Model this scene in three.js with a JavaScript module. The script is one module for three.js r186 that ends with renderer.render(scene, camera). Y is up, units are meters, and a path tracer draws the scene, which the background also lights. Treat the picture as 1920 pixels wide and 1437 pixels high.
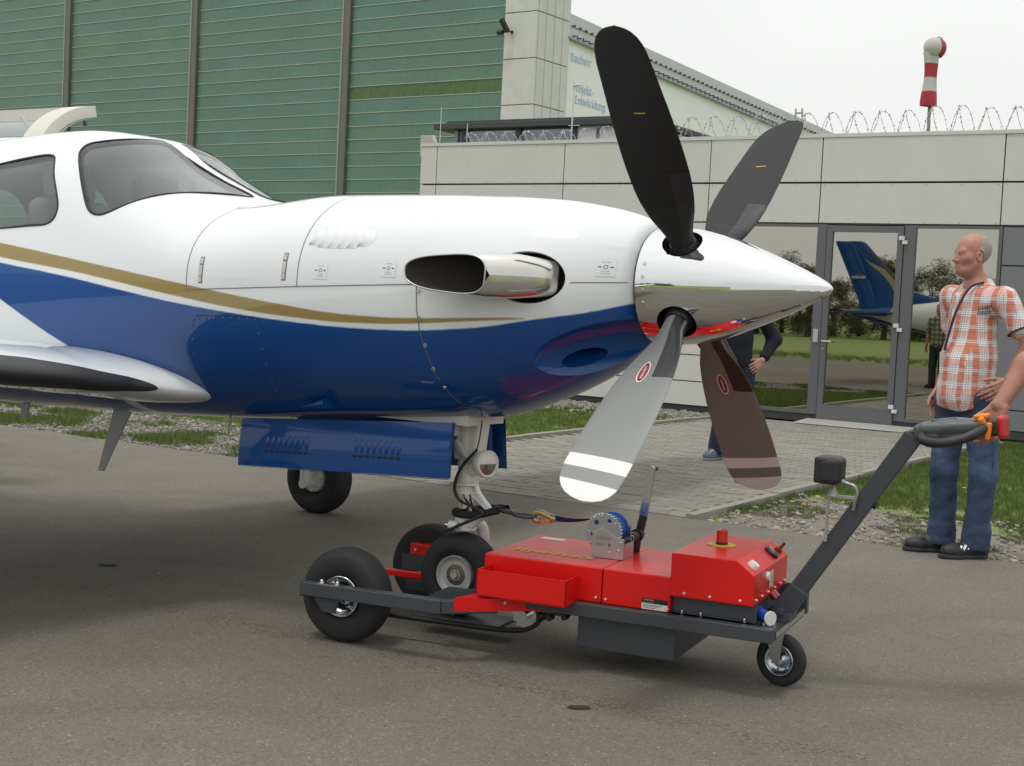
import * as THREE from 'three';
import { mergeGeometries, mergeVertices, toCreasedNormals } from 'three/addons/utils/BufferGeometryUtils.js';
import { RoundedBoxGeometry } from 'three/addons/geometries/RoundedBoxGeometry.js';
import { ImprovedNoise } from 'three/addons/math/ImprovedNoise.js';
import { FontLoader } from 'three/addons/loaders/FontLoader.js';
import { TextGeometry } from 'three/addons/geometries/TextGeometry.js';
import { Brush, Evaluator, SUBTRACTION, INTERSECTION } from 'three-bvh-csg';

// ------------------------------------------------------------------ camera, sky, sun, exposure
const scene = new THREE.Scene();
const camera = new THREE.PerspectiveCamera(30.81, 1024 / 766, 0.05, 3000);
camera.position.set(0, 1.3543, 0);
camera.rotation.order = 'YXZ';
camera.rotation.set(-0.058, 0, 0.0489);

const renderer = new THREE.WebGLRenderer({ antialias: true });
renderer.setSize(1024, 766);
renderer.toneMapping = THREE.LinearToneMapping;
renderer.toneMappingExposure = 1.0;
renderer.shadowMap.enabled = true;

const noise = new ImprovedNoise();
function fbm(x, y, z, o = 4) { let s = 0, a = .5, f = 1; for (let i = 0; i < o; i++) { s += a * noise.noise(x * f, y * f, z * f); a *= .5; f *= 2.03; } return s; }

{ // overcast sky: bright overhead, paler towards the horizon, faint cloud structure
  const W = 512, H = 256, d = new Float32Array(W * H * 4);
  for (let j = 0; j < H; j++) for (let i = 0; i < W; i++) {
    const el = (j + .5) / H * Math.PI - Math.PI / 2, az = (i + .5) / W * Math.PI * 2;
    const s = Math.max(0, Math.sin(el)), c = Math.cos(el);
    const n = fbm(Math.cos(az) * c * 2.4 + 3, Math.sin(el) * 6, Math.sin(az) * c * 2.4, 5);
    const L = (0.80 + 0.62 * s) * (1 + .10 * n), k = (j * W + i) * 4;
    d[k] = L * .985; d[k + 1] = L * 1.0; d[k + 2] = L * .985; d[k + 3] = 1;
  }
  const t = new THREE.DataTexture(d, W, H, THREE.RGBAFormat, THREE.FloatType);
  t.mapping = THREE.EquirectangularReflectionMapping; t.minFilter = t.magFilter = THREE.LinearFilter; t.wrapS = THREE.RepeatWrapping; t.needsUpdate = true;
  scene.background = t; scene.environment = t;
}
const sun = new THREE.DirectionalLight(new THREE.Color(1, .965, .91), 1.05);
sun.position.set(-3.5, 16, -2); sun.target.position.set(0, 0, -6);
sun.castShadow = true; sun.shadow.radius = 20; sun.shadow.mapSize.set(2048, 2048);
Object.assign(sun.shadow.camera, { left: -40, right: 40, top: 40, bottom: -40, near: .5, far: 120 });
scene.add(sun, sun.target);

// ------------------------------------------------------------------ helpers
function mulberry(s) { return () => { s |= 0; s = s + 0x6D2B79F5 | 0; let t = Math.imul(s ^ s >>> 15, 1 | s); t = t + Math.imul(t ^ t >>> 7, 61 | t) ^ t; return ((t ^ t >>> 14) >>> 0) / 4294967296; }; }
const rnd = mulberry(20417), rr = (a, b) => a + (b - a) * rnd();
const V = (x, y, z) => new THREE.Vector3(x, y, z);
const used = {};
function numbered(n) { used[n] = (used[n] ?? -1) + 1; return used[n] ? n + '_' + String(used[n]).padStart(3, '0') : n; }
function tag(o, label, category, group, kind) { if (label) o.userData.label = label; if (category) o.userData.category = category; if (group) o.userData.group = group; if (kind) o.userData.kind = kind; return o; }
function thing(name, label, category, pos = [0, 0, 0], turn = 0, group) {
  const g = new THREE.Group(); g.name = numbered(name); g.position.set(...pos); g.rotation.y = turn; scene.add(g); return tag(g, label, category, group);
}
function mesh(name, geo, mat, parent) {
  if (Array.isArray(geo)) geo = merge(geo);
  const m = new THREE.Mesh(geo, mat); m.name = parent === scene ? numbered(name) : name; m.castShadow = m.receiveShadow = true; parent.add(m); return m;
}
function struct(name, geo, mat) { const m = mesh(name, geo, mat, scene); m.userData.kind = 'structure'; return m; }
function clean(g) { // position, normal, uv only; non-indexed
  g = g.index ? g.toNonIndexed() : g;
  for (const k of Object.keys(g.attributes)) if (!['position', 'normal', 'uv'].includes(k)) g.deleteAttribute(k);
  if (!g.attributes.normal) g.computeVertexNormals();
  if (!g.attributes.uv) g.setAttribute('uv', new THREE.BufferAttribute(new Float32Array(g.attributes.position.count * 2), 2));
  return g;
}
function merge(list) { return mergeGeometries(list.map(clean), false); }
const M4 = new THREE.Matrix4(), Q4 = new THREE.Quaternion(), E3 = new THREE.Euler();
function place(g, p = [0, 0, 0], r = [0, 0, 0], s = [1, 1, 1]) {
  return g.applyMatrix4(new THREE.Matrix4().compose(V(...p), new THREE.Quaternion().setFromEuler(new THREE.Euler(...r)), V(...s)));
}
const box = (w, h, d, x = 0, y = 0, z = 0, r) => place(new THREE.BoxGeometry(w, h, d), [x, y, z], r);
const rbox = (w, h, d, rad, x = 0, y = 0, z = 0, r, seg = 2) => place(new RoundedBoxGeometry(w, h, d, seg, rad), [x, y, z], r);
function spanBox(x0, x1, y0, y1, z0, z1, rad = 0) { const w = x1 - x0, h = y1 - y0, d = z1 - z0; return rad ? rbox(w, h, d, rad, (x0 + x1) / 2, (y0 + y1) / 2, (z0 + z1) / 2) : box(w, h, d, (x0 + x1) / 2, (y0 + y1) / 2, (z0 + z1) / 2); }
function rod(a, b, r0, r1 = r0, seg = 14, open = false) {
  const A = V(...a), B = V(...b), d = B.clone().sub(A), L = d.length();
  const g = new THREE.CylinderGeometry(r1, r0, L, seg, 1, open);
  g.applyQuaternion(new THREE.Quaternion().setFromUnitVectors(V(0, 1, 0), d.normalize()));
  return g.translate((A.x + B.x) / 2, (A.y + B.y) / 2, (A.z + B.z) / 2);
}
// square/rectangular bar between two points; w across (horizontal-ish), h up
function bar(a, b, w, h, rad = 0) {
  const A = V(...a), B = V(...b), d = B.clone().sub(A), L = d.length(); d.normalize();
  let side = V(0, 1, 0).cross(d); if (side.length() < 1e-4) side = V(0, 0, 1); side.normalize();
  const up = d.clone().cross(side).normalize();
  const g = rad ? new RoundedBoxGeometry(w, h, L, 2, rad) : new THREE.BoxGeometry(w, h, L);
  return g.applyMatrix4(new THREE.Matrix4().makeBasis(side, up, d).setPosition((A.x + B.x) / 2, (A.y + B.y) / 2, (A.z + B.z) / 2));
}
function tube(pts, r, seg = 40, rs = 8, closed = false) { return new THREE.TubeGeometry(new THREE.CatmullRomCurve3(pts.map(p => V(...p)), closed, 'centripetal'), seg, r, rs, closed); }
function ball(r, x, y, z, s = [1, 1, 1], ws = 18, hs = 12) { return place(new THREE.SphereGeometry(r, ws, hs), [x, y, z], [0, 0, 0], s); }
// lathe about the x axis: profile [[x, r], ...]
function latheX(prof, seg = 48) { const g = new THREE.LatheGeometry(prof.map(([x, r]) => new THREE.Vector2(Math.max(r, 1e-5), x)), seg); return g.rotateZ(-Math.PI / 2); }
// lathe about the z axis: profile [[z, r], ...]
function latheZ(prof, seg = 48) { const g = new THREE.LatheGeometry(prof.map(([z, r]) => new THREE.Vector2(Math.max(r, 1e-5), z)), seg); return g.rotateX(Math.PI / 2); }
function extrude(pts, depth, bevel = 0, holes) {
  const s = new THREE.Shape(pts.map(p => new THREE.Vector2(...p)));
  if (holes) for (const h of holes) s.holes.push(new THREE.Path(h.map(p => new THREE.Vector2(...p))));
  return new THREE.ExtrudeGeometry(s, { depth, bevelEnabled: bevel > 0, bevelSize: bevel, bevelThickness: bevel, bevelSegments: 2, steps: 1 });
}
function metric(g, k = 1) { // uv in metres, by dominant normal
  g = clean(g); const p = g.attributes.position, n = g.attributes.normal, u = g.attributes.uv;
  for (let i = 0; i < p.count; i++) {
    const ax = Math.abs(n.getX(i)), ay = Math.abs(n.getY(i)), az = Math.abs(n.getZ(i));
    if (ay >= ax && ay >= az) u.setXY(i, p.getX(i) * k, p.getZ(i) * k); else if (az >= ax) u.setXY(i, p.getX(i) * k, p.getY(i) * k); else u.setXY(i, p.getZ(i) * k, p.getY(i) * k);
  }
  return g;
}
function gridGeo(nu, nv, fn, flip = false) { // fn(u,v) -> [x,y,z]
  const P = [], U = [], I = [];
  for (let j = 0; j <= nv; j++) for (let i = 0; i <= nu; i++) { P.push(...fn(i / nu, j / nv)); U.push(i / nu, j / nv); }
  for (let j = 0; j < nv; j++) for (let i = 0; i < nu; i++) { const a = j * (nu + 1) + i, b = a + 1, c = a + nu + 1, d = c + 1; flip ? I.push(a, c, b, b, c, d) : I.push(a, b, c, b, d, c); }
  const g = new THREE.BufferGeometry(); g.setAttribute('position', new THREE.Float32BufferAttribute(P, 3)); g.setAttribute('uv', new THREE.Float32BufferAttribute(U, 2)); g.setIndex(I); g.computeVertexNormals(); return g;
}
// ---- textures
function dataTex(w, h, fn, srgb = true) {
  const d = new Uint8Array(w * h * 4);
  for (let j = 0; j < h; j++) for (let i = 0; i < w; i++) { const c = fn(i / w, j / h, i, j), k = (j * w + i) * 4; d[k] = c[0]; d[k + 1] = c[1]; d[k + 2] = c[2]; d[k + 3] = 255; }
  const t = new THREE.DataTexture(d, w, h); t.wrapS = t.wrapT = THREE.RepeatWrapping; t.magFilter = THREE.LinearFilter; t.minFilter = THREE.LinearMipmapLinearFilter; t.generateMipmaps = true;
  if (srgb) t.colorSpace = THREE.SRGBColorSpace; t.needsUpdate = true; return t;
}
const rep = (t, x, y = x) => { t = t.clone(); t.repeat.set(x, y); t.needsUpdate = true; return t; };
function tileNoise(u, v, f, seed, o = 4) { // periodic fbm
  let s = 0, a = .5; for (let k = 0; k < o; k++) { const A = u * Math.PI * 2, B = v * Math.PI * 2, R = f / (Math.PI * 2) * 1.0; 
    s += a * noise.noise(Math.cos(A) * R + seed, Math.sin(A) * R + Math.cos(B) * R * 1.01, Math.sin(B) * R + seed * .7); a *= .55; f *= 2.1; } return s;
}
function canvasTex(w, h, draw) { const c = document.createElement('canvas'); c.width = w; c.height = h; draw(c.getContext('2d'), w, h); const t = new THREE.CanvasTexture(c); t.colorSpace = THREE.SRGBColorSpace; t.magFilter = THREE.LinearFilter; return t; }
const lin = (r, g, b) => new THREE.Color().setRGB(r, g, b);
const std = (c, rough = .6, metal = 0, extra = {}) => new THREE.MeshStandardMaterial({ color: c, roughness: rough, metalness: metal, ...extra });
const phy = (c, rough = .4, extra = {}) => new THREE.MeshPhysicalMaterial({ color: c, roughness: rough, ...extra });
const clamp = (x, a = 0, b = 1) => Math.min(b, Math.max(a, x));
const to8 = x => clamp(Math.round(255 * (x <= .0031308 ? 12.92 * x : 1.055 * Math.pow(Math.max(x, 0), 1 / 2.4) - .055)), 0, 255);

// fine grain shared by many paints
const grainTex = dataTex(256, 256, (u, v, i, j) => { const n = 128 + 60 * tileNoise(u, v, 8, 3, 4) + (rnd() - .5) * 50; return [n, n, n]; }, false);
const MAT = {
  blackRubber: std(lin(.018, .018, .019), .78, 0, { bumpMap: rep(grainTex, 6), bumpScale: .0006 }),
  darkPlastic: std(lin(.02, .02, .022), .5),
  chrome: std(lin(.86, .86, .86), .06, 1),
  steel: std(lin(.55, .55, .55), .34, 1),
  zinc: std(lin(.62, .64, .67), .32, 1, { roughnessMap: rep(grainTex, 3) }),
  bolt: std(lin(.7, .7, .7), .25, 1),
  whitePaint: phy(lin(.78, .78, .77), .35, { clearcoat: .6, clearcoatRoughness: .15 }),
  seam: std(lin(.16, .16, .17), .7),
};

// ------------------------------------------------------------------ site frame: x along the facade, z in front of it
const TH = 0.5592, FD = 20.4049, cT = Math.cos(TH), sT = Math.sin(TH);
const site = (s, y, q) => [s * cT - q * sT, y, -FD + s * sT + q * cT];
function atSite(g) { return g.applyMatrix4(new THREE.Matrix4().makeRotationY(-TH).setPosition(0, 0, -FD)); }
// ------------------------------------------------------------------ ground
const asphaltTex = (() => { // small stones of differing tone in bitumen
  const N = 1024, k = new Float32Array(N * N), warm = new Float32Array(N * N).fill(1);
  for (let j = 0; j < N; j++) for (let i = 0; i < N; i++) k[j * N + i] = .128 * (1 + .20 * tileNoise(i / N, j / N, 5, 1, 5)) * (1 + (rnd() - .5) * .25);
  const splat = (r, f) => { const x = rnd() * N, y = rnd() * N; for (let b = -Math.ceil(r); b <= r; b++) for (let a = -Math.ceil(r); a <= r; a++) if (a * a + b * b <= r * r) { const q = ((Math.floor(y + b) + N) % N) * N + (Math.floor(x + a) + N) % N; k[q] *= f; } };
  for (let n = 0; n < 42000; n++) splat(rr(1, 2.8), rr(.72, 1.38));
  for (let n = 0; n < 900; n++) splat(rr(1, 2.2), rr(1.6, 2.3));
  for (let n = 0; n < 900; n++) splat(rr(1, 2.6), rr(.4, .6));
  return dataTex(N, N, (u, v, i, j) => { const q = k[j * N + i]; return [to8(q * 1.10), to8(q), to8(q * .83)]; });
})();
const asphaltBump = dataTex(512, 512, () => { const n = rnd() * 255; return [n, n, n]; }, false);
const grassTex = dataTex(1024, 1024, (u, v) => {
  const n = tileNoise(u, v, 9, 5, 5), m = tileNoise(u, v, 24, 9, 3), f = rnd();
  const t = clamp(.55 + 1.6 * n + .5 * m), k = (.7 + .6 * f);
  return [to8((.135 + .05 * (1 - t)) * k), to8((.195 + .03 * t) * k), to8((.045 + .02 * (1 - t)) * k)];
});
const soilTex = dataTex(512, 512, (u, v) => {
  const n = tileNoise(u, v, 12, 15, 5), f = rnd(), k = .17 * (1 + .5 * n) * (.6 + .8 * f); return [to8(k * 1.12), to8(k), to8(k * .82)];
});
{ // field: one sheet to the horizon, with coarse patches of greener and drier grass
  const g = new THREE.PlaneGeometry(1600, 1600, 160, 160).rotateX(-Math.PI / 2); const p = g.attributes.position, c = [];
  for (let i = 0; i < p.count; i++) { const n = fbm(p.getX(i) * .045 + 7, 0, p.getZ(i) * .045, 4), m = fbm(p.getX(i) * .02, 3, p.getZ(i) * .02, 3); c.push(1 + .5 * n + .2 * m, 1 + .25 * n, 1 + .2 * n); p.setY(i, -.03); }
  g.setAttribute('color', new THREE.Float32BufferAttribute(c, 3));
  const u = g.attributes.uv; for (let i = 0; i < u.count; i++) u.setXY(i, p.getX(i) / 3.1, p.getZ(i) / 3.1);
  struct('grass_field_ground', g, std(0xffffff, .95, 0, { map: grassTex, vertexColors: true }));
}
const LINE = [[1, 13.09], [12, 13.16]];
const Q_EDGE = 9.0, S_L = 3.62, S_R = 7.02;
{ // apron: asphalt sheet with slightly uneven tone, edge at Q_EDGE
  const nx = 150, nz = 90, x0 = -42, x1 = 50, z0 = Q_EDGE, z1 = 26;
  const g = gridGeo(nx, nz, (u, v) => { const s = x0 + (x1 - x0) * u; let q = z0 + (z1 - z0) * v; if (v === 0) q += .05 * fbm(s * .9, 0, 4.2) + .03 * fbm(s * 4, 1, 0); return [s, 0, q]; }, true);
  const p = g.attributes.position, c = [], u = g.attributes.uv;
  for (let i = 0; i < p.count; i++) { const s = p.getX(i), q = p.getZ(i), n = fbm(s * .35, 0, q * .35 + 9, 4), m = fbm(s * 1.3 + 5, 2, q * 1.3, 3); const k = 1 + .22 * n + .12 * m; c.push(k * 1.01, k, k * .985); u.setXY(i, s / 1.7, q / 1.7); }
  g.setAttribute('color', new THREE.Float32BufferAttribute(c, 3));
  const a = struct('asphalt_apron', atSite(g), std(0xffffff, .93, 0, { map: asphaltTex, vertexColors: true, bumpMap: asphaltBump, bumpScale: .0025 }));
  // worn flecks of an old painted line
  { const n = 5200, im = new THREE.InstancedMesh(new THREE.CircleGeometry(1, 5).rotateX(-Math.PI / 2), std(0xffffff, .9), n), m = new THREE.Matrix4(), c = new THREE.Color(); im.name = 'worn_line_flecks'; im.userData.kind = 'stuff'; im.receiveShadow = true;
    for (let i = 0; i < n; i++) { const t = rnd(), s = LINE[0][0] + (LINE[1][0] - LINE[0][0]) * t, q = LINE[0][1] + (LINE[1][1] - LINE[0][1]) * t + (rnd() + rnd() + rnd() - 1.5) * .085, r = rr(.0018, .0065) * (fbm(s * 3, q * 3, 1) > -.1 ? 1 : .5), P = site(s, .0018, q); m.compose(V(...P), new THREE.Quaternion().setFromEuler(new THREE.Euler(0, rnd() * 6, 0)), V(r, 1, r * rr(.5, 1))); im.setMatrixAt(i, m); const k = rr(.7, 1.2); im.setColorAt(i, c.setRGB(.21 * k, .175 * k, .095 * k)); } a.add(im); }
  // small dark spots and bits lying on the asphalt
  const stain = std(lin(.03, .028, .026), .9);
  for (const [px, pz, r] of [[-.66, -5.95, .045], [.28, -4.62, .03], [-.42, -6.9, .02], [-1.9, -6.6, .03], [.9, -6.7, .012]]) {
    const pts = []; for (let i = 0; i < 14; i++) { const an = i / 14 * 6.283, R = r * (.7 + .5 * rnd()); pts.push([px + Math.cos(an) * R * 1.5, pz + Math.sin(an) * R * .7]); }
    const s = new THREE.Shape(pts.map(q => new THREE.Vector2(q[0], -q[1]))); mesh('tar_spot', new THREE.ShapeGeometry(s).rotateX(-Math.PI / 2).translate(0, .004, 0), stain, a);
  }
  for (let i = 0; i < 46; i++) { const x = rr(-2.5, 3), z = rr(-8.2, -3.4), r = rr(.003, .006); mesh('grit', place(new THREE.IcosahedronGeometry(r, 0), [x, r * .5, z], [rnd(), rnd() * 3, 0], [1.2, .6, 1]), std(lin(.24, .225, .19), .9), a).userData.kind = 'stuff'; }
}
{ // block-paved path from the door to the apron
  const base = struct('block_paving', atSite(gridGeo(1, 1, (u, v) => [S_L + (S_R - S_L) * u, -.012, .30 + (Q_EDGE - .30 - .02) * v], true)), std(lin(.07, .064, .052), .95));
  const cols = [[.225, .212, .185], [.21, .2, .176], [.24, .226, .196], [.198, .187, .165]].map(c => std(lin(...c), .92, 0, { map: null, bumpMap: rep(grainTex, .6), bumpScale: .0015 }));
  const brick = spanBox(-.0965, .0965, -.04, 0, -.0465, .0465);
  { const bv = new RoundedBoxGeometry(.193, .05, .093, 1, .004).translate(0, -.025, 0); var paver = clean(bv); }
  const list = [];
  let row = 0;
  for (let q = .36; q < Q_EDGE - .24; q += .1, row++) for (let s = S_L + .10 + (row % 2) * .1; s < S_R - .05; s += .2) {
    const near = q; list.push([s, q, near]);
  }
  // two border rows set lengthways against the apron edge
  for (let s = S_L + .05; s < S_R - .02; s += .2) list.push([s + .05, Q_EDGE - .17, 99]), list.push([s + .1, Q_EDGE - .07, 99]);
  list.sort((a, b) => b[2] - a[2]);
  const rest = [[], [], [], []]; const mm = new THREE.Matrix4();
  list.forEach(([s, q], i) => {
    const y = .003 + (rnd() - .5) * .005, tilt = (rnd() - .5) * .012, k = Math.floor(rnd() * 4), P = site(s, y, q);
    mm.compose(V(...P), new THREE.Quaternion().setFromEuler(new THREE.Euler(tilt, -TH + (rnd() - .5) * .012, (rnd() - .5) * .01)), V(1, 1, 1));
    if (i < 300) { const m = new THREE.Mesh(paver, cols[k]); m.name = 'paving_block'; m.applyMatrix4(mm); m.castShadow = m.receiveShadow = true; base.add(m); }
    else rest[k].push(mm.clone());
  });
  rest.forEach((r, k) => { const im = new THREE.InstancedMesh(paver, cols[k], r.length); r.forEach((m, i) => im.setMatrixAt(i, m)); im.name = 'paving_blocks'; im.userData.kind = 'stuff'; im.receiveShadow = im.castShadow = true; base.add(im); });
  // concrete edging kerbs on both sides
  const kerbMat = std(lin(.27, .255, .22), .9, 0, { bumpMap: rep(grainTex, 2), bumpScale: .003 });
  for (const s of [S_L - .035, S_R + .035]) for (let q = .5; q < Q_EDGE - .2; q += 1.0) mesh('edging_kerb', place(clean(new RoundedBoxGeometry(.07, .16, .985, 2, .008)), site(s, -.045 + rr(-.006, .006), Math.min(q + .5, Q_EDGE - .5)), [0, -TH, 0]), kerbMat, base);
}
// gravel and soil bands (matter of its own on the ground)
function groundSheet(name, poly, y, mat, noisy = .08) {
  const pts = []; for (let i = 0; i < poly.length; i++) { const a = poly[i], b = poly[(i + 1) % poly.length], L = Math.hypot(b[0] - a[0], b[1] - a[1]), n = Math.max(1, Math.round(L / .18)); for (let k = 0; k < n; k++) { const t = k / n; const s = a[0] + (b[0] - a[0]) * t, q = a[1] + (b[1] - a[1]) * t; pts.push([s + noisy * 2 * fbm(s * 3, q * 3, 1.7, 3), q + noisy * 2 * fbm(s * 3 + 9, q * 3, 4.7, 3)]); } }
  const g = new THREE.ShapeGeometry(new THREE.Shape(pts.map(p => new THREE.Vector2(p[0], -p[1])))).rotateX(-Math.PI / 2); g.translate(0, y, 0);
  const u = g.attributes.uv, p = g.attributes.position; for (let i = 0; i < u.count; i++) u.setXY(i, p.getX(i) / 1.2, p.getZ(i) / 1.2);
  return struct(name, atSite(g), mat);
}
const soilMat = std(0xffffff, .95, 0, { map: soilTex, bumpMap: rep(grainTex, 3), bumpScale: .01 });
groundSheet('bare_soil_verge', [[S_R + .15, 8.97], [S_R + .15, 7.2], [9, 7.9], [13, 8.1], [20, 8.2], [20, 8.97]], -.018, soilMat);
groundSheet('gravel_verge', [[-14, 8.97], [-14, 6.6], [-1, 6.9], [1.2, 7.3], [2.6, 8.0], [3.5, 8.4], [3.5, 8.97]], -.018, soilMat);
groundSheet('gravel_drip_strip', [[-1.8, .05], [3.55, .05], [3.55, 1.9], [3.0, 1.2], [-1.8, .9]], -.016, soilMat, .05);

// stones, instanced
function stones(name, label, n, pick, r0, r1, cols) {
  const g = new THREE.IcosahedronGeometry(1, 1), p = g.attributes.position; for (let i = 0; i < p.count; i++) { const k = 1 + .28 * noise.noise(p.getX(i) * 2.1, p.getY(i) * 2.1, p.getZ(i) * 2.1 + 5); p.setXYZ(i, p.getX(i) * k, p.getY(i) * k * .65, p.getZ(i) * k); } g.computeVertexNormals();
  const im = new THREE.InstancedMesh(g, std(0xffffff, .88), n); im.name = name; const c = new THREE.Color(), m = new THREE.Matrix4();
  for (let i = 0; i < n; i++) { const [s, q] = pick(), r = r0 + (r1 - r0) * Math.pow(rnd(), 2.2), P = site(s, -.016 + r * .35, q); m.compose(V(...P), new THREE.Quaternion().setFromEuler(new THREE.Euler(rnd() * .6, rnd() * 6.28, rnd() * .6)), V(r * rr(.8, 1.4), r, r * rr(.8, 1.2))); im.setMatrixAt(i, m); const b = cols[Math.floor(rnd() * cols.length)], k = rr(.75, 1.2); im.setColorAt(i, c.setRGB(b[0] * k, b[1] * k, b[2] * k)); }
  im.castShadow = im.receiveShadow = true; im.userData = { kind: 'stuff', label, category: 'gravel' }; scene.add(im); return im;
}
const stoneCols = [[.185, .172, .148], [.23, .216, .188], [.135, .126, .108], [.16, .145, .122], [.28, .262, .228]];
stones('gravel', 'pale grey gravel in the verge along the asphalt, left of the block path', 17000, () => { const s = rr(-9, 3.3); const lo = s < 1 ? 6.9 : 6.9 + (s - 1) * .62; return [s, rr(lo, 8.93)]; }, .007, .019, stoneCols);
stones('gravel', 'pale gravel in the strip at the foot of the low building', 3600, () => [rr(-1.8, 3.55), rr(.05, rnd() < .3 ? 1.7 : 1.0)], .012, .028, stoneCols);
stones('gravel', 'scattered stones in the worn verge beside the standing man', 2600, () => { const s = rr(S_R + .08, 12); return [s, 8.95 - Math.pow(rnd(), 1.6) * (1.9 - .1 * (s - 7))]; }, .004, .019, [[.27, .24, .19], [.22, .2, .16], [.33, .3, .25]]);

// grass, instanced blades in tufts
function tuftGeo(n, h, spread, w) {
  const P = [], N = [], I = []; let k = 0;
  for (let i = 0; i < n; i++) {
    const a = rnd() * 6.283, d = Math.sqrt(rnd()) * spread, x = Math.cos(a) * d, z = Math.sin(a) * d, hh = h * rr(.55, 1.15), ba = rnd() * 6.283, lean = rr(.1, .75) * hh, ox = Math.cos(ba) * w, oz = Math.sin(ba) * w, lx = Math.cos(ba + 1.57) * lean, lz = Math.sin(ba + 1.57) * lean;
    const mid = [x + lx * .35, hh * .6, z + lz * .35], tip = [x + lx, hh, z + lz];
    P.push(x - ox, 0, z - oz, x + ox, 0, z + oz, mid[0] - ox * .75, mid[1], mid[2] - oz * .75, mid[0] + ox * .75, mid[1], mid[2] + oz * .75, ...tip);
    for (let q = 0; q < 5; q++) N.push(Math.cos(ba + 1.57) * .35, .93, Math.sin(ba + 1.57) * .35);
    I.push(k, k + 1, k + 2, k + 1, k + 3, k + 2, k + 2, k + 3, k + 4); k += 5;
  }
  const g = new THREE.BufferGeometry(); g.setAttribute('position', new THREE.Float32BufferAttribute(P, 3)); g.setAttribute('normal', new THREE.Float32BufferAttribute(N, 3)); g.setIndex(I); return g;
}
const grassMat = phy(0xffffff, .95, { side: THREE.DoubleSide, transmission: .35, thickness: 0, specularIntensity: .4 });
function grass(name, label, n, pick, h, cols, dens = 16) {
  const im = new THREE.InstancedMesh(tuftGeo(dens, 1, .8, .03), grassMat, n), m = new THREE.Matrix4(), c = new THREE.Color(); im.name = name; let i = 0, guard = 0;
  while (i < n && guard++ < n * 20) { const r = pick(); if (!r) continue; const [s, q, hs = 1] = r, hh = h * hs * rr(.6, 1.3), P = site(s, -.03, q), w = Math.max(.5 * h, hh) * rr(.8, 1.2); m.compose(V(...P), new THREE.Quaternion().setFromEuler(new THREE.Euler(0, rnd() * 6.28, 0)), V(w, hh, w)); im.setMatrixAt(i, m); const b = cols[Math.floor(rnd() * cols.length)], k = rr(.7, 1.25); im.setColorAt(i, c.setRGB(b[0] * k, b[1] * k, b[2] * k)); i++; }
  im.count = i; im.castShadow = im.receiveShadow = true; im.userData = { kind: 'stuff', label, category: 'grass' }; scene.add(im); return im;
}
const gCols = [[.18, .29, .05], [.20, .31, .06], [.23, .305, .075], [.27, .30, .10], [.155, .25, .045]];
const dryCols = [[.24, .22, .11], [.18, .2, .075], [.27, .24, .14], [.15, .19, .06]];
grass('lawn_grass', 'short green lawn left of the block path, before the low building', 42000, () => { const s = rr(-9, 3.55), q = rr(.7, 8.6); const lo = s < 1 ? 7.0 : 7.0 + (s - 1) * .62; if (q > lo && fbm(s * 1.3, q * 1.3, 3) < .12) return null; if (q < 1.2 && fbm(s * 2, q * 2, 8) < .05) return null; return [s, q]; }, .038, gCols);
grass('verge_grass_tufts', 'green grass tufts growing over the gravel edge of the asphalt', 5200, () => { const s = rr(-9, 3.4), q = rr(7.3, 9.02); if (fbm(s * 1.1, q * .9, 6) < (q > 8.4 ? .02 : .10)) return null; return [s, q, 1.2]; }, .055, gCols);
grass('lawn_grass', 'green lawn right of the block path, behind the standing man', 40000, () => { const s = rr(S_R + .1, 14), q = rr(.2, 8.2); if (q > 6.9 && fbm(s * 1.4, q * 1.4, 5) < (q - 6.9) * .22 - .05) return null; return [s, q]; }, .038, gCols);
grass('verge_grass_tufts', 'thin dry grass tufts in the stony verge beside the standing man', 3200, () => { const s = rr(S_R + .1, 12), q = rr(7.2, 9.0); if (fbm(s * 1.6, q * 1.9, 2) < .05) return null; return [s, q, .7]; }, .05, [...dryCols, ...gCols]);
grass('path_edge_grass', 'grass blades leaning over the kerbs of the block path', 500, () => { const L = rnd() < .5; return [(L ? S_L - .08 : S_R + .08) + rr(-.03, .03), rr(1.5, 8.6), .9]; }, .06, gCols);
grass('field_grass', 'grass beyond the far side of the asphalt apron', 3000, () => [rr(-40, 10), 26 + rnd() * 6], .12, gCols);

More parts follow.
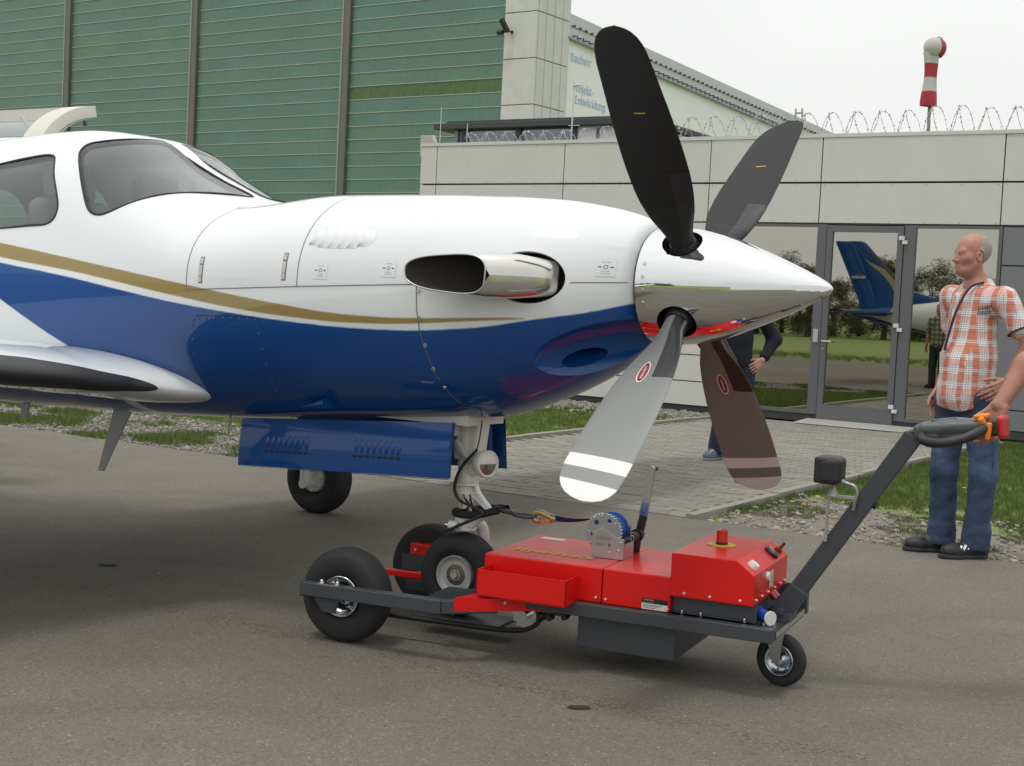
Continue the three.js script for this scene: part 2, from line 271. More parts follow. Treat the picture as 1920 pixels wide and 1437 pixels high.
// ------------------------------------------------------------------ low building
const panelTex = dataTex(512, 512, (u, v) => { const n = tileNoise(u, v, 4, 21, 4), st = tileNoise(u * 1, v * .12, 20, 31, 3), f = rnd(); const k = .57 * (1 + .05 * n + .05 * st + (f - .5) * .05); return [to8(k * 1.0), to8(k * .995), to8(k * .955)]; });
const panelMat = std(0xffffff, .62, 0, { map: panelTex });
const jointMat = std(lin(.035, .035, .037), .8), frameMat = std(lin(.125, .128, .135), .45, .25), darkFrame = std(lin(.05, .052, .056), .45, .2);
const greyPanel = std(lin(.17, .175, .185), .5);
const mirrorGlass = std(lin(.44, .425, .365), .012, 1);
const lowB = thing('low_building', 'low flat-roofed building clad in pale beige panels with mirrored door and windows', 'building', site(0, 0, 0), -TH);
{
  const B = lowB, top = 3.69;
  // core walls (dark backing seen in the joints), roof and other sides
  mesh('wall_core', [spanBox(-1.80, 3.22, 0.02, 3.66, -7.9, -.045), spanBox(3.22, 6.80, 2.56, 3.66, -7.9, -.045), spanBox(6.80, 16, .02, 3.66, -7.9, -.045), spanBox(3.22, 6.8, .02, 2.56, -7.9, -.5)], jointMat, B);
  mesh('roof_parapet', [spanBox(-1.84, 16, 3.655, 3.70, -.30, .012), spanBox(-1.84, -1.56, 3.655, 3.698, -8, -.305)], panelMat, B);
  const pan = (s0, s1, y0, y1, mat = panelMat, z = 0) => {
    const g = metric(clean(new RoundedBoxGeometry(s1 - s0 - .014, y1 - y0 - .014, .03, 1, .003).translate((s0 + s1) / 2, (y0 + y1) / 2, z - .015))); const u = g.attributes.uv, ou = rnd() * 5, ov = rnd() * 5; for (let i = 0; i < u.count; i++) u.setXY(i, u.getX(i) * .4 + ou, u.getY(i) * .4 + ov);
    const m = mesh('cladding_panel', g, mat, B); m.position.z = (rnd() - .5) * .003; m.rotation.y = (rnd() - .5) * .0016; return m;
  };
  const joints = [-1.84, -1.536, .697, 2.971, 4.53, 6.80, 9.1, 11.4, 13.7, 16];
  for (let i = 0; i < joints.length - 1; i++) { pan(joints[i], joints[i + 1], 3.085, 3.66); pan(joints[i], joints[i + 1], 2.56, 3.075); }
  const lows = [[-1.84, -1.536], [-1.536, .697], [.697, 2.35], [2.35, 3.14]];
  for (const [a, b] of lows) for (const [y0, y1] of [[.07, .40], [.40, .76], [.76, 1.36], [1.36, 1.96], [1.96, 2.555]]) pan(a, b, y0, y1);
  for (const y of [[.10, .35], [.35, 2.08], [2.08, 2.545]]) { pan(6.84, 8.0, y[0], y[1], greyPanel); pan(8.0, 9.2, y[0], y[1], greyPanel); pan(9.2, 16, y[0], y[1], greyPanel); }
  for (let q = 0; q < 4; q++) for (const [y0, y1] of [[.07, 1.36], [1.36, 2.555], [2.565, 3.66]]) { const m = pan(-1, 1, y0, y1); m.position.set(-1.825, 0, -1.0 - q * 1.97); m.rotation.y = -Math.PI / 2; }
  // screws along the panel edges
  const scr = []; for (let i = 1; i < joints.length - 2; i++) for (const y of [3.63, 3.11, 3.05, 2.585]) for (let k = 0; k < 6; k++) scr.push(rod([joints[i] + .05 + k * (joints[i + 1] - joints[i] - .1) / 5, y, -.001], [joints[i] + .05 + k * (joints[i + 1] - joints[i] - .1) / 5, y, .003], .006, .006, 6));
  mesh('panel_screws', scr, std(lin(.22, .21, .19), .5), B).userData.kind = 'stuff';
  mesh('transom_shadow_gap', spanBox(3.14, 16, 2.547, 2.559, -.04, -.002), jointMat, B);
  mesh('plinth', [spanBox(-1.83, 3.14, .0, .06, -.08, -.03), spanBox(3.14, 16, .0, .10, -.09, -.012)], darkFrame, B);
  // window wall: panes, posts
  const pane = (s0, s1, y0, y1, name = 'window_pane', par = B) => { const m = mesh(name, spanBox(s0, s1, y0, y1, -.035, -.025), mirrorGlass, par); return m; };
  pane(3.17, 4.53, .13, 2.53); pane(5.80, 6.81, .13, 2.53);
  const post = (s0, s1, y0 = .10, y1 = 2.545, z1 = .012, nm = 'window_post') => mesh(nm, spanBox(s0, s1, y0, y1, -.06, z1, .004), frameMat, B);
  post(3.13, 3.18); post(4.53, 4.655); post(5.66, 5.80); post(6.795, 6.84);
  for (const [a, b] of [[3.18, 4.53], [5.80, 6.795]]) for (const [y0, y1] of [[.10, .145], [2.515, 2.545]]) mesh('window_rail', spanBox(a, b, y0, y1, -.055, .006), frameMat, B);
  const d = mesh('door', [spanBox(4.662, 4.738, .045, 2.535, -.05, .024, .004), spanBox(5.575, 5.652, .045, 2.535, -.05, .024, .004), spanBox(4.738, 5.575, .045, .235, -.048, .022), spanBox(4.738, 5.575, 2.455, 2.535, -.048, .022)], frameMat, B);
  mesh('door_glass', spanBox(4.74, 5.573, .236, 2.454, -.02, -.01), mirrorGlass, d);
  mesh('door_handle', [rod([4.70, 1.05, .022], [4.70, 1.05, .075], .012), rod([4.695, 1.05, .07], [4.82, 1.05, .07], .0105)], MAT.steel, d); mesh('door_lock', rod([4.70, .955, .02], [4.70, .955, .034], .014), MAT.steel, d);
  mesh('door_hinge', [spanBox(5.60, 5.67, 2.36, 2.41, .024, .05, .004), spanBox(5.645, 5.71, 2.31, 2.355, .024, .05, .004)], std(lin(.6, .6, .58), .5), d);
  mesh('door_hinge', [spanBox(5.60, 5.665, 1.27, 1.32, .024, .05, .004), spanBox(5.645, 5.71, 1.22, 1.265, .024, .05, .004)], std(lin(.6, .6, .58), .5), d);
  mesh('door_hinge', [spanBox(5.60, 5.665, .25, .30, .024, .05, .004), spanBox(5.645, 5.71, .20, .245, .024, .05, .004)], std(lin(.6, .6, .58), .5), d);
  mesh('intercom_box', spanBox(4.56, 4.625, 1.03, 1.20, .012, .035, .004), std(lin(.45, .46, .46), .4, .3), B);
  mesh('door_sill_plate', place(clean(new RoundedBoxGeometry(1.40, .012, .52, 1, .003)), [5.26, .028, .30], [.05, 0, 0]), std(lin(.42, .41, .37), .5, .2), B);
}
// ---- roof pavilion behind the parapet
{
  const R = thing('roof_pavilion', 'glazed roof pavilion with dark flat roof behind the beige parapet', 'pavilion', site(0, 3.66, -2.4), -TH);
  const roofM = std(lin(.045, .05, .052), .6), gl = std(lin(.20, .215, .235), .08, .75);
  mesh('roof_slab', [spanBox(-3.34, .75, .60, .70, -5, .02, .01), spanBox(-3.2, .6, .70, .76, -4.8, -.15, .01)], roofM, R);
  mesh('corner_post', spanBox(-3.0, -2.93, 0, .60, -.2, -.13), std(lin(.2, .22, .25), .3, .4), R); mesh('corner_post', spanBox(-3.0, -2.94, 0, .60, -4.6, -4.5), std(lin(.2, .22, .25), .3, .4), R);
  const xs = [-2.90, -1.75, -.55, .32, .55];
  for (const x of [-2.80, -1.70, -.62]) mesh('mullion', spanBox(x - .05, x + .05, 0, .60, -.2, -.12), darkFrame, R);
  for (const [a, b] of [[-2.93, -2.85], [-2.75, -1.75], [-1.65, -.67], [.33, .68]]) mesh('pavilion_pane', spanBox(a, b, 0, .60, -.19, -.175), gl, R);
  mesh('white_panel', spanBox(-.57, .30, 0, .60, -.19, -.15), MAT.whitePaint, R);
  mesh('mullion', spanBox(.30, .335, 0, .60, -.2, -.12), darkFrame, R);
  mesh('side_wall', spanBox(.64, .70, 0, .60, -4.7, -.2), gl, R);
  mesh('inner_wall', spanBox(-2.9, .6, 0, .6, -2.6, -2.5), std(lin(.3, .3, .3), .8), R);
}
{ // small things on the roof
  const white = std(lin(.6, .6, .6), .5);
  const a = thing('roof_antenna', 'thin white whip antenna with sloping struts on the flat roof', 'antenna', site(-2.35, 3.66, -1.2), -TH);
  mesh('whip', rod([0, 0, 0], [0, .78, 0], .007, .005, 6), white, a); mesh('strut', [rod([-.14, .33, 0], [.06, 0, .02], .012, .012, 6), rod([-.14, .33, 0], [-.10, .12, 0], .012, .012, 6)], white, a); mesh('base_box', rbox(.26, .34, .1, .01, -.30, .17, -.1), std(lin(.42, .41, .36), .7), a);
  const b = thing('roof_mast', 'thin mast with crossbars before the white pavilion panel', 'mast', site(.10, 3.66, -1.2), -TH);
  mesh('pole', rod([0, 0, 0], [0, 1.02, 0], .011, .011, 6), white, b); mesh('head', rbox(.12, .03, .05, .008, .05, 1.03, 0), white, b); mesh('crossbar', rod([-.06, .42, 0], [.13, .42, 0], .007, .007, 5), MAT.steel, b); mesh('crossbar', rod([-.1, .12, 0], [.13, .12, 0], .007, .007, 5), MAT.steel, b);
  const c = thing('roof_pipe', 'short dark vent pipe standing on the flat roof', 'vent pipe', site(.55, 3.66, -1.2), -TH); mesh('pipe', rod([0, 0, 0], [.01, .36, 0], .028, .028, 10), darkFrame, c); mesh('cap', rod([.01, .36, 0], [.01, .40, 0], .034, .02, 10), darkFrame, c);
}
{ // razor wire along the parapet: two opposed coils with barbs and clips
  const wireM = std(lin(.42, .42, .43), .45, .6);
  const coil = thing('razor_wire', 'coiled razor wire running along the top of the beige parapet', 'razor wire', site(0, 3.70, -.14), -TH);
  const barbs = [];
  for (const hand of [1, -1]) {
    const pts = []; const x0 = -1.1, x1 = 15.5, pitch = .33, n = Math.floor((x1 - x0) / pitch * 22);
    for (let i = 0; i <= n; i++) { const x = x0 + (x1 - x0) * i / n, an = i / 22 * 6.2832 * hand + (hand < 0 ? 1.9 : 0), grow = clamp((x + 1.5) / 4, .55, 1), R = (.165 + .035 * fbm(x * 1.2, hand * 3, 0, 2) + (Math.abs(x - 6.0) < .35 ? .04 : 0)) * grow; pts.push(V(x + .05 * fbm(x * 2, 7, hand), .125 * grow + R * Math.sin(an), R * .8 * Math.cos(an))); }
    const cv = new THREE.CatmullRomCurve3(pts); mesh('wire_strand', new THREE.TubeGeometry(cv, n, .0036, 4), wireM, coil);
    for (let i = 2; i < n; i += 1.6) { const p = pts[Math.floor(i)]; if (p) barbs.push(place(new THREE.BoxGeometry(.034, .006, .012), [p.x, p.y, p.z], [rnd() * 3, rnd() * 3, rnd() * 3])); }
  }
  mesh('barbs', barbs, wireM, coil).userData.kind = 'stuff';
  mesh('support_wire', [rod([-1.1, .02, 0], [15.5, .02, 0], .004, .004, 4), rod([-1.1, .30, 0], [-1.1, .0, 0], .01, .01, 5)], wireM, coil);
  for (const x of [4.08, 9.6, 14]) mesh('clamp_post', [rod([x, 0, 0], [x, .36, 0], .012, .012, 6), rod([x + .1, 0, 0], [x + .085, .36, 0], .012, .012, 6), box(.1, .02, .03, x + .05, .3, 0)], std(lin(.4, .38, .33), .5, .5), coil);
}
// ------------------------------------------------------------------ hangar with green doors
{
  const yaw = .60, C = [.286, 0, -50];
  const Hh = thing('hangar', 'tall aircraft hangar with green panel doors and white concrete corner pier', 'building', C, -yaw);
  const greens = [];
  for (let k = 0; k < 6; k++) {
    const base = [[.104, .188, .160], [.099, .182, .154], [.109, .192, .153], [.101, .187, .163], [.106, .193, .144], [.097, .178, .154]][k];
    const tx = dataTex(512, 64, (u, v) => { const n = tileNoise(u, v, 3, 40 + k, 3), st = noise.noise(u * 90, v * 1.2, k * 7.1), st2 = noise.noise(u * 260, v * .6, k * 3.3), f = rnd(), kk = 1 + .20 * n + .10 * st + .08 * st2 + (f - .5) * .10 + (rnd() > .9985 ? .8 : 0); return [to8(base[0] * kk), to8(base[1] * kk), to8(base[2] * kk)]; });
    greens.push(std(0xffffff, .42, .0, { map: tx }));
  }
  const algae = dataTex(512, 64, (u, v) => { const n = noise.noise(u * 60, v * 1.4, 2), f = rnd(), k = 1 + .22 * n + (f - .5) * .12; return [to8(.072 * k), to8(.128 * k), to8(.05 * k)]; });
  const algMat = std(0xffffff, .5, 0, { map: algae });
  const lineM = std(lin(.34, .38, .33), .6, 0), mullM = std(lin(.13, .135, .122), .5, .15), mullL = std(lin(.27, .28, .26), .5, .1);
  const bays = [[-1.42, -8.72], [-9.12, -17.30], [-17.74, -25.70], [-26.14, -34.0]], y0 = 1.2, dy = .515, rows = 28;
  const geo = {}; 
  bays.forEach(([a, b], bi) => {
    const w = a - b; const gP = metric(clean(new RoundedBoxGeometry(w, dy - .028, .06, 1, .006)), .125);
    for (let r = 0; r < rows; r++) { const al = (bi === 0 && r === 15); const m = mesh('door_panel', gP, al ? algMat : greens[Math.floor(rnd() * 6)], Hh); m.position.set((a + b) / 2, y0 + dy * (r + .5), -.06 + rr(-.004, .004)); m.rotation.x = -.006 + rr(-.004, .004); }
    mesh('panel_strip', Array.from({ length: rows + 1 }, (_, r) => box(w, .030, .05, (a + b) / 2, y0 + dy * r, -.035)), lineM, Hh);
  });
  for (const s of [-8.92, -17.52, -25.92]) { mesh('door_mullion', spanBox(s - .20, s + .18, 0, 16, -.1, .12, .01), mullM, Hh); mesh('mullion_edge', spanBox(s - .215, s - .135, 0, 16, .10, .14), mullL, Hh); }
  mesh('door_base', spanBox(-34, -1.42, 0, y0, -.12, -.03), greens[0], Hh);
  // corner pier of concrete panels
  const conTex = dataTex(512, 512, (u, v) => { const n = tileNoise(u, v, 4, 61, 5), st = noise.noise(u * 34, v * 1.1, 9.2), f = rnd(), k = .57 * (1 + .10 * n - .10 * Math.max(0, st) + (f - .5) * .08); return [to8(k), to8(k * .995), to8(k * .985)]; });
  const conM = std(0xffffff, .8, 0, { map: conTex });
  const ys = [0, 1.83, 3.48, 5.13, 6.78, 8.43, 10.07, 11.72, 13.4];
  for (let i = 0; i < ys.length - 1; i++) {
    mesh('pier_panel', place(metric(clean(new RoundedBoxGeometry(1.40, ys[i + 1] - ys[i] - .03, .1, 1, .012)), .5), [-.715, (ys[i] + ys[i + 1]) / 2, -.03]), conM, Hh);
    mesh('pier_panel', place(metric(clean(new RoundedBoxGeometry(.1, ys[i + 1] - ys[i] - .03, 2.06, 1, .012)), .5), [-.05, (ys[i] + ys[i + 1]) / 2, -1.12]), conM, Hh);
  }
  mesh('pier_core', spanBox(-1.40, -.06, 0, 13.4, -2.1, -.06), std(lin(.16, .15, .14), .9), Hh);
  for (let k = 1; k < 4; k++) mesh('pier_groove', spanBox(-.001, .004, 0, 13.4, -.55 * k - .01, -.55 * k + .01), std(lin(.27, .26, .25), .9), Hh);
  // side wall with roof edge, brackets and lettering
  const wallTex = dataTex(256, 256, (u, v) => { const n = tileNoise(u, v, 4, 71, 4), f = rnd(), k = .78 * (1 + .05 * n + (f - .5) * .04); return [to8(k * .97), to8(k * .985), to8(k * 1.01)]; });
  const wm = std(0xffffff, .6, 0, { map: wallTex });
  const hAt = d => 12.05 - (d - 2.1) * .042;   // top of roof edge along the side wall
  const L = 62;
  const wallShape = (d0, d1, lo0, lo1, hi0, hi1) => { const g = new THREE.BufferGeometry(); const p = [0, lo0, -d0, 0, lo1, -d1, 0, hi1, -d1, 0, hi0, -d0]; g.setAttribute('position', new THREE.Float32BufferAttribute(p, 3)); g.setIndex([0, 1, 2, 0, 2, 3]); g.setAttribute('uv', new THREE.Float32BufferAttribute([d0, lo0, d1, lo1, d1, hi1, d0, hi0], 2)); g.computeVertexNormals(); return g; };
  const prism = (pts, x0, x1) => { const g = extrude(pts, x1 - x0, 0); g.rotateY(Math.PI / 2); g.translate(x0, 0, 0); return g; }; // pts (d, y): x->-z
  mesh('side_wall', metric(clean(prism([[2.05, 0], [L, 0], [L, hAt(L) - .95], [2.05, hAt(2.05) - .95]], -.35, -.12)), .3), wm, Hh);
  mesh('eave_board', prism([[2.05, hAt(2.05) - .95], [L, hAt(L) - .95], [L, hAt(L) - .42], [2.05, hAt(2.05) - .42]], -.35, -.05), std(lin(.5, .51, .54), .5), Hh);
  mesh('gutter', prism([[2.05, hAt(2.05) - .93], [L, hAt(L) - .93], [L, hAt(L) - .85], [2.05, hAt(2.05) - .85]], -.05, .06), std(lin(.3, .31, .36), .5, .2), Hh);
  mesh('roof_edge', prism([[2.05, hAt(2.05) - .42], [L, hAt(L) - .42], [L, hAt(L)], [2.05, hAt(2.05)]], -.5, -.02), std(lin(.47, .485, .52), .45, .1), Hh);
  const brk = []; for (let d = 2.4; d < 40; d += .42) { brk.push(box(.09, .09, .05, .03, hAt(d) - .42, -d)); brk.push(box(.05, .15, .05, .05, hAt(d + .2) - .80, -d - .2)); brk.push(box(.1, .04, .1, .04, hAt(d) - .78, -d)); }
  mesh('gutter_brackets', brk, std(lin(.09, .09, .1), .5, .3), Hh).userData.kind = 'stuff';
  mesh('roof', [prism([[2.05, 12.06], [L, 9.6], [L, 9.4], [2.05, 11.85]], -34, -.5)], std(lin(.3, .31, .33), .6), Hh);
  mesh('back_wall', spanBox(-34, -.4, 0, 9.2, -L, -L + .3), wm, Hh);
  mesh('door_head', spanBox(-34, -1.42, y0 + dy * rows + .02, 16.2, -.5, .02), mullM, Hh);
  // lettering on the side wall
  const font = await new FontLoader().loadAsync('fonts/droid/droid_sans_regular.typeface.json');
  const letM = std(lin(.48, .57, .72), .6);
  const word = (t, d, y, size) => { const g = new TextGeometry(t, { font, size, depth: .02, curveSegments: 3, height: .02 }); g.rotateY(Math.PI / 2); g.translate(-.115, y, -d); const m = mesh('lettering', g, letM, Hh); };
  word('Bauherr', 2.42, 10.38, .30); word('Projekt-', 2.72, 9.32, .30); word('Entwicklung', 2.88, 8.88, .30); word('Fi', 5.4, 9.32, .30); word('Fr', 5.5, 8.88, .30);
  // security camera on the pier
  const cam = thing('security_camera', 'two black security cameras on a wall bracket at the concrete pier', 'camera', [0, 0, 0], 0);
  const P = Hh.position.clone(); cam.position.copy(P).add(V(-1.05, 11.02, .05).applyAxisAngle(V(0, 1, 0), -yaw)); cam.rotation.y = -yaw;
  const blk = std(lin(.015, .015, .017), .45);
  mesh('bracket', [rod([0, 0, 0], [.02, 0, .3], .03, .03, 8), rod([.05, -.05, .28], [-.28, -.04, .30], .02, .02, 8), box(.1, .1, .03, 0, 0, .02)], blk, cam);
  mesh('camera_body', place(new RoundedBoxGeometry(.16, .48, .17, 2, .03), [-.12, .2, .34], [.3, 0, .42]), blk, cam);
  mesh('camera_body', [place(new THREE.CylinderGeometry(.085, .085, .22, 16), [-.28, -.05, .34], [0, 0, 1.57])], blk, cam);
}
// ------------------------------------------------------------------ windsock
{
  const w = thing('windsock', 'limp red and white windsock hanging on a thin pole', 'windsock', [11.75, 0, -40.3]);
  mesh('pole', rod([0, 0, 0], [-.22, 9.35, 0], .06, .045, 10), std(lin(.25, .25, .26), .5, .4), w);
  mesh('hoop', place(new THREE.TorusGeometry(.29, .018, 8, 32), [-.08, 9.2, .08], [.25, .75, 0]), std(lin(.3, .28, .26), .5, .4), w);
  const red = phy(lin(.42, .03, .05), .75, { side: THREE.DoubleSide, transmission: .15, thickness: 0 }), whi = phy(lin(.55, .53, .53), .75, { side: THREE.DoubleSide, transmission: .15, thickness: 0 });
  // sleeve: starts at the tilted hoop, falls straight down
  const ax = t => { const dx = -.30 + .10 * t, y = 9.25 - 1.72 * t; return [dx + .02 * Math.sin(t * 5), y]; };
  const rad = t => .225 * (1 - .22 * Math.sin(Math.PI * clamp(t * 1.05))) + .008 * Math.sin(t * 9);
  const sleeve = (t0, t1, m, nm) => mesh(nm, gridGeo(40, 12, (u, v) => { const t = t0 + (t1 - t0) * v, [cx, cy] = ax(t), an = u * 6.2832, R = rad(t) * (1 + .10 * Math.sin(an * 3 + t * 4) + .05 * Math.sin(an * 7 + 2 * t)); return [cx + R * Math.cos(an), cy, .1 + R * .75 * Math.sin(an)]; }), m, w);
  const bulge = gridGeo(40, 14, (u, v) => { const an = u * 6.2832, t = v; const cx = .02 - .31 * Math.sin(t * 1.571), cy = 9.22 + .16 * Math.sin(t * Math.PI) - .03 * t, R = .37 - .10 * t; return [cx + R * Math.cos(an) * (1 - .25 * t * 0) * (1 - .25 * (1 - t)), cy - .25 * t + R * Math.sin(an) * (1 - t * .7), .1 + R * .75 * Math.sin(an) * t + R * Math.cos(an) * .5 * (1 - t)]; });
  mesh('red_collar', place(new THREE.SphereGeometry(.30, 24, 16, 0, 6.283, 0, 2.2), [-.06, 9.16, .02], [0, 0, -.35], [.8, 1.0, .9]), red, w);
  mesh('white_band', place(new THREE.SphereGeometry(.285, 28, 18, 0, 6.283, 0, 2.6), [-.22, 9.19, .12], [0, 0, .05], [.92, 1.0, .9]), whi, w);
  sleeve(.12, .30, whi, 'white_band'); sleeve(.30, .53, red, 'red_band'); sleeve(.53, .76, whi, 'white_band'); sleeve(.76, 1, red, 'red_band');
}
// ------------------------------------------------------------------ trees far beyond the field (seen mirrored in the glass)
{
  const leafM = phy(0xffffff, .95, { side: THREE.DoubleSide, vertexColors: true, transmission: .4, thickness: 0, specularIntensity: .3 }), barkM = std(lin(.10, .085, .065), .9);
  function treeGeo(seed, H, R) {
    const R1 = mulberry(seed), q = (a, b) => a + (b - a) * R1(); const trunks = [], P = [], N = [], Cc = [], I = []; let k = 0;
    trunks.push(rod([0, -.1, 0], [q(-.3, .3), H * .55, q(-.3, .3)], .28, .1, 8)); const tips = [];
    for (let i = 0; i < 9; i++) { const a = q(0, 6.28), y0 = H * q(.16, .45), e = [Math.cos(a) * R * q(.4, .85), H * q(.42, .92), Math.sin(a) * R * q(.4, .85)]; trunks.push(rod([0, y0, 0], e, .11, .03, 5)); tips.push(e); }
    const clumps = []; for (let i = 0; i < 52; i++) { const a = q(0, 6.28), y = q(.0, 1), rr2 = R * Math.sqrt(q(.05, 1)) * Math.sin(Math.PI * (.3 + .62 * y)); clumps.push([Math.cos(a) * rr2, H * (.06 + .9 * y), Math.sin(a) * rr2, q(.5, 1.15) * R * .36]); }
    for (const c of clumps) { const tone = q(.75, 1.3), br = q(0, 1); for (let i = 0; i < 210; i++) {
      let v; do { v = [q(-1, 1), q(-1, 1), q(-1, 1)]; } while (v[0] ** 2 + v[1] ** 2 + v[2] ** 2 > 1); const x = c[0] + v[0] * c[3], y = c[1] + v[1] * c[3] * .8, z = c[2] + v[2] * c[3], s = q(.06, .15), a = q(0, 6.28), b = q(-1, 1);
      const u1 = V(Math.cos(a), b * .5, Math.sin(a)).normalize(), u2 = V(-Math.sin(a), q(-.4, .9), Math.cos(a)).normalize(), n = u1.clone().cross(u2).normalize(); if (n.y < 0) n.negate();
      P.push(x - u1.x * s, y - u1.y * s, z - u1.z * s, x + u2.x * s * .6, y + u2.y * s * .6, z + u2.z * s * .6, x + u1.x * s, y + u1.y * s, z + u1.z * s, x - u2.x * s * .6, y - u2.y * s * .6, z - u2.z * s * .6);
      const kk = tone * q(.8, 1.2); for (let w = 0; w < 4; w++) { N.push(n.x, n.y, n.z); Cc.push((.145 + .04 * br) * kk, (.155 + .015 * br) * kk, .08 * kk); } I.push(k, k + 1, k + 2, k, k + 2, k + 3); k += 4; } }
    const g = new THREE.BufferGeometry(); g.setAttribute('position', new THREE.Float32BufferAttribute(P, 3)); g.setAttribute('normal', new THREE.Float32BufferAttribute(N, 3)); g.setAttribute('color', new THREE.Float32BufferAttribute(Cc, 3)); g.setIndex(I);
    return [merge(trunks), g];
  }
  const kinds = [treeGeo(3, 6.2, 3.0), treeGeo(8, 5.0, 2.8), treeGeo(14, 7.0, 3.2)];
  const spots = [[-69.0, 31.2], [-62.4, 28.8], [-71.4, 37.7], [-59.2, 30.8], [-64.8, 37.5], [-70.3, 44.5], [-59.2, 37.5], [-64.6, 44.7], [-59.2, 42.2], [-65.2, 50.4], [-54.5, 42.6], [-59.7, 50.3], [-52, 46], [-56, 53], [-72, 26], [-74, 33]];
  spots.forEach(([x, z], i) => { const [tr, cr] = kinds[i % 3]; const t = thing('field_tree', 'olive green leafy tree in the row beyond the grass field', 'tree', [x, -.03, z], i * 1.7, 'trees beyond the field mirrored in the glass'); const s = [.84, .70, .90, .76][i % 4]; t.scale.set(s, s, s); mesh('trunk', tr, barkM, t); mesh('crown', cr, leafM, t); });
}
// ------------------------------------------------------------------ aircraft (x forward from the propeller plane, y up, z to starboard)
const AC = thing('turboprop_aircraft', 'white and blue single-engine turboprop aircraft with gold stripe and polished spinner', 'aircraft', [.6636, 0, -5.0611], -.5646);
const acW = (x, y, z) => V(x, y, z).applyAxisAngle(V(0, 1, 0), -.5646).add(V(.6636, 0, -5.0611));
const ST = [ // x, top, bottom, half width, height of widest point, upper and lower exponents
  [-.165, 1.662, 1.234, .214, 1.448, 2, 2], [-.23, 1.693, 1.175, .262, 1.44, 2.02, 2.02], [-.37, 1.728, 1.082, .338, 1.425, 2.1, 2.06], [-.58, 1.756, .98, .415, 1.405, 2.2, 2.1], [-.83, 1.767, .898, .472, 1.39, 2.3, 2.15], [-1.08, 1.772, .871, .51, 1.38, 2.3, 2.2], [-1.52, 1.769, .838, .558, 1.37, 2.35, 2.25], [-2.04, 1.72, .791, .6, 1.37, 2.4, 2.3], [-2.15, 1.754, .784, .606, 1.37, 2.45, 2.3], [-2.317, 1.814, .774, .615, 1.37, 2.6, 2.3], [-2.52, 1.898, .763, .624, 1.37, 2.75, 2.3], [-2.8, 2.038, .75, .632, 1.37, 2.7, 2.3], [-3.1, 2.069, .744, .636, 1.37, 2.6, 2.3], [-3.6, 2.045, .73, .636, 1.37, 2.5, 2.3], [-4.4, 2.01, .735, .625, 1.38, 2.2, 2.25], [-5.1, 1.94, .83, .53, 1.4, 2.1, 2.1], [-5.8, 1.84, 1.0, .4, 1.42, 2.05, 2.05], [-6.6, 1.73, 1.17, .25, 1.45, 2, 2], [-7.4, 1.62, 1.32, .12, 1.48, 2, 2], [-7.85, 1.56, 1.42, .05, 1.49, 2, 2]];
function sec(x) {
  const X = clamp(-x, .165, 7.85); let i = 0; while (i < ST.length - 2 && -ST[i + 1][0] < X) i++;
  const x0 = -ST[i][0], x1 = -ST[i + 1][0], h = x1 - x0, t = (X - x0) / h, out = [];
  for (let k = 1; k < 7; k++) {
    const d = j => (ST[j + 1][k] - ST[j][k]) / (-ST[j + 1][0] + ST[j][0]);
    const sl = j => { if (j === 0) return d(0); if (j === ST.length - 1) return d(j - 1); const a = d(j - 1), b = d(j); return a * b <= 0 ? 0 : 2 * a * b / (a + b); };
    const m0 = sl(i), m1 = sl(i + 1), t2 = t * t, t3 = t2 * t;
    out.push((2 * t3 - 3 * t2 + 1) * ST[i][k] + (t3 - 2 * t2 + t) * h * m0 + (-2 * t3 + 3 * t2) * ST[i + 1][k] + (t3 - t2) * h * m1);
  }
  return out;
}
function hull(x, ang, inset = 0) { // ang 0 top, + to starboard
  let [yt, yb, w, ym, pu, pl] = sec(x); yt -= inset; yb += inset; w -= inset; const c = Math.cos(ang), s = Math.sin(ang), p = c > 0 ? pu : pl;
  const z = w * Math.sign(s) * Math.pow(Math.abs(s), 2 / p), y = ym + (c > 0 ? (yt - ym) : (ym - yb)) * Math.sign(c) * Math.pow(Math.abs(c), 2 / p); return [x, y, z];
}
function hullF(x, y, z) { const [yt, yb, w, ym, pu, pl] = sec(x), h = y > ym ? yt - ym : ym - yb, p = y > ym ? pu : pl; return Math.pow(Math.abs(z) / w, p) + Math.pow(Math.abs(y - ym) / h, p) - 1; }
function hullN(x, y, z) { const e = .002; const n = V(hullF(x + e, y, z) - hullF(x - e, y, z), hullF(x, y + e, z) - hullF(x, y - e, z), hullF(x, y, z + e) - hullF(x, y, z - e)); return n.normalize(); }
function hullZ(x, y, side = 1) { const [yt, yb, w, ym, pu, pl] = sec(x), h = y > ym ? yt - ym : ym - yb, p = y > ym ? pu : pl; return side * w * Math.pow(Math.max(0, 1 - Math.pow(Math.abs(y - ym) / h, p)), 1 / p); }
function onHull(x, y, off = 0, side = 1) { const z = hullZ(x, y, side), n = hullN(x, y, z); return [x + n.x * off, y + n.y * off, z + n.z * off]; }
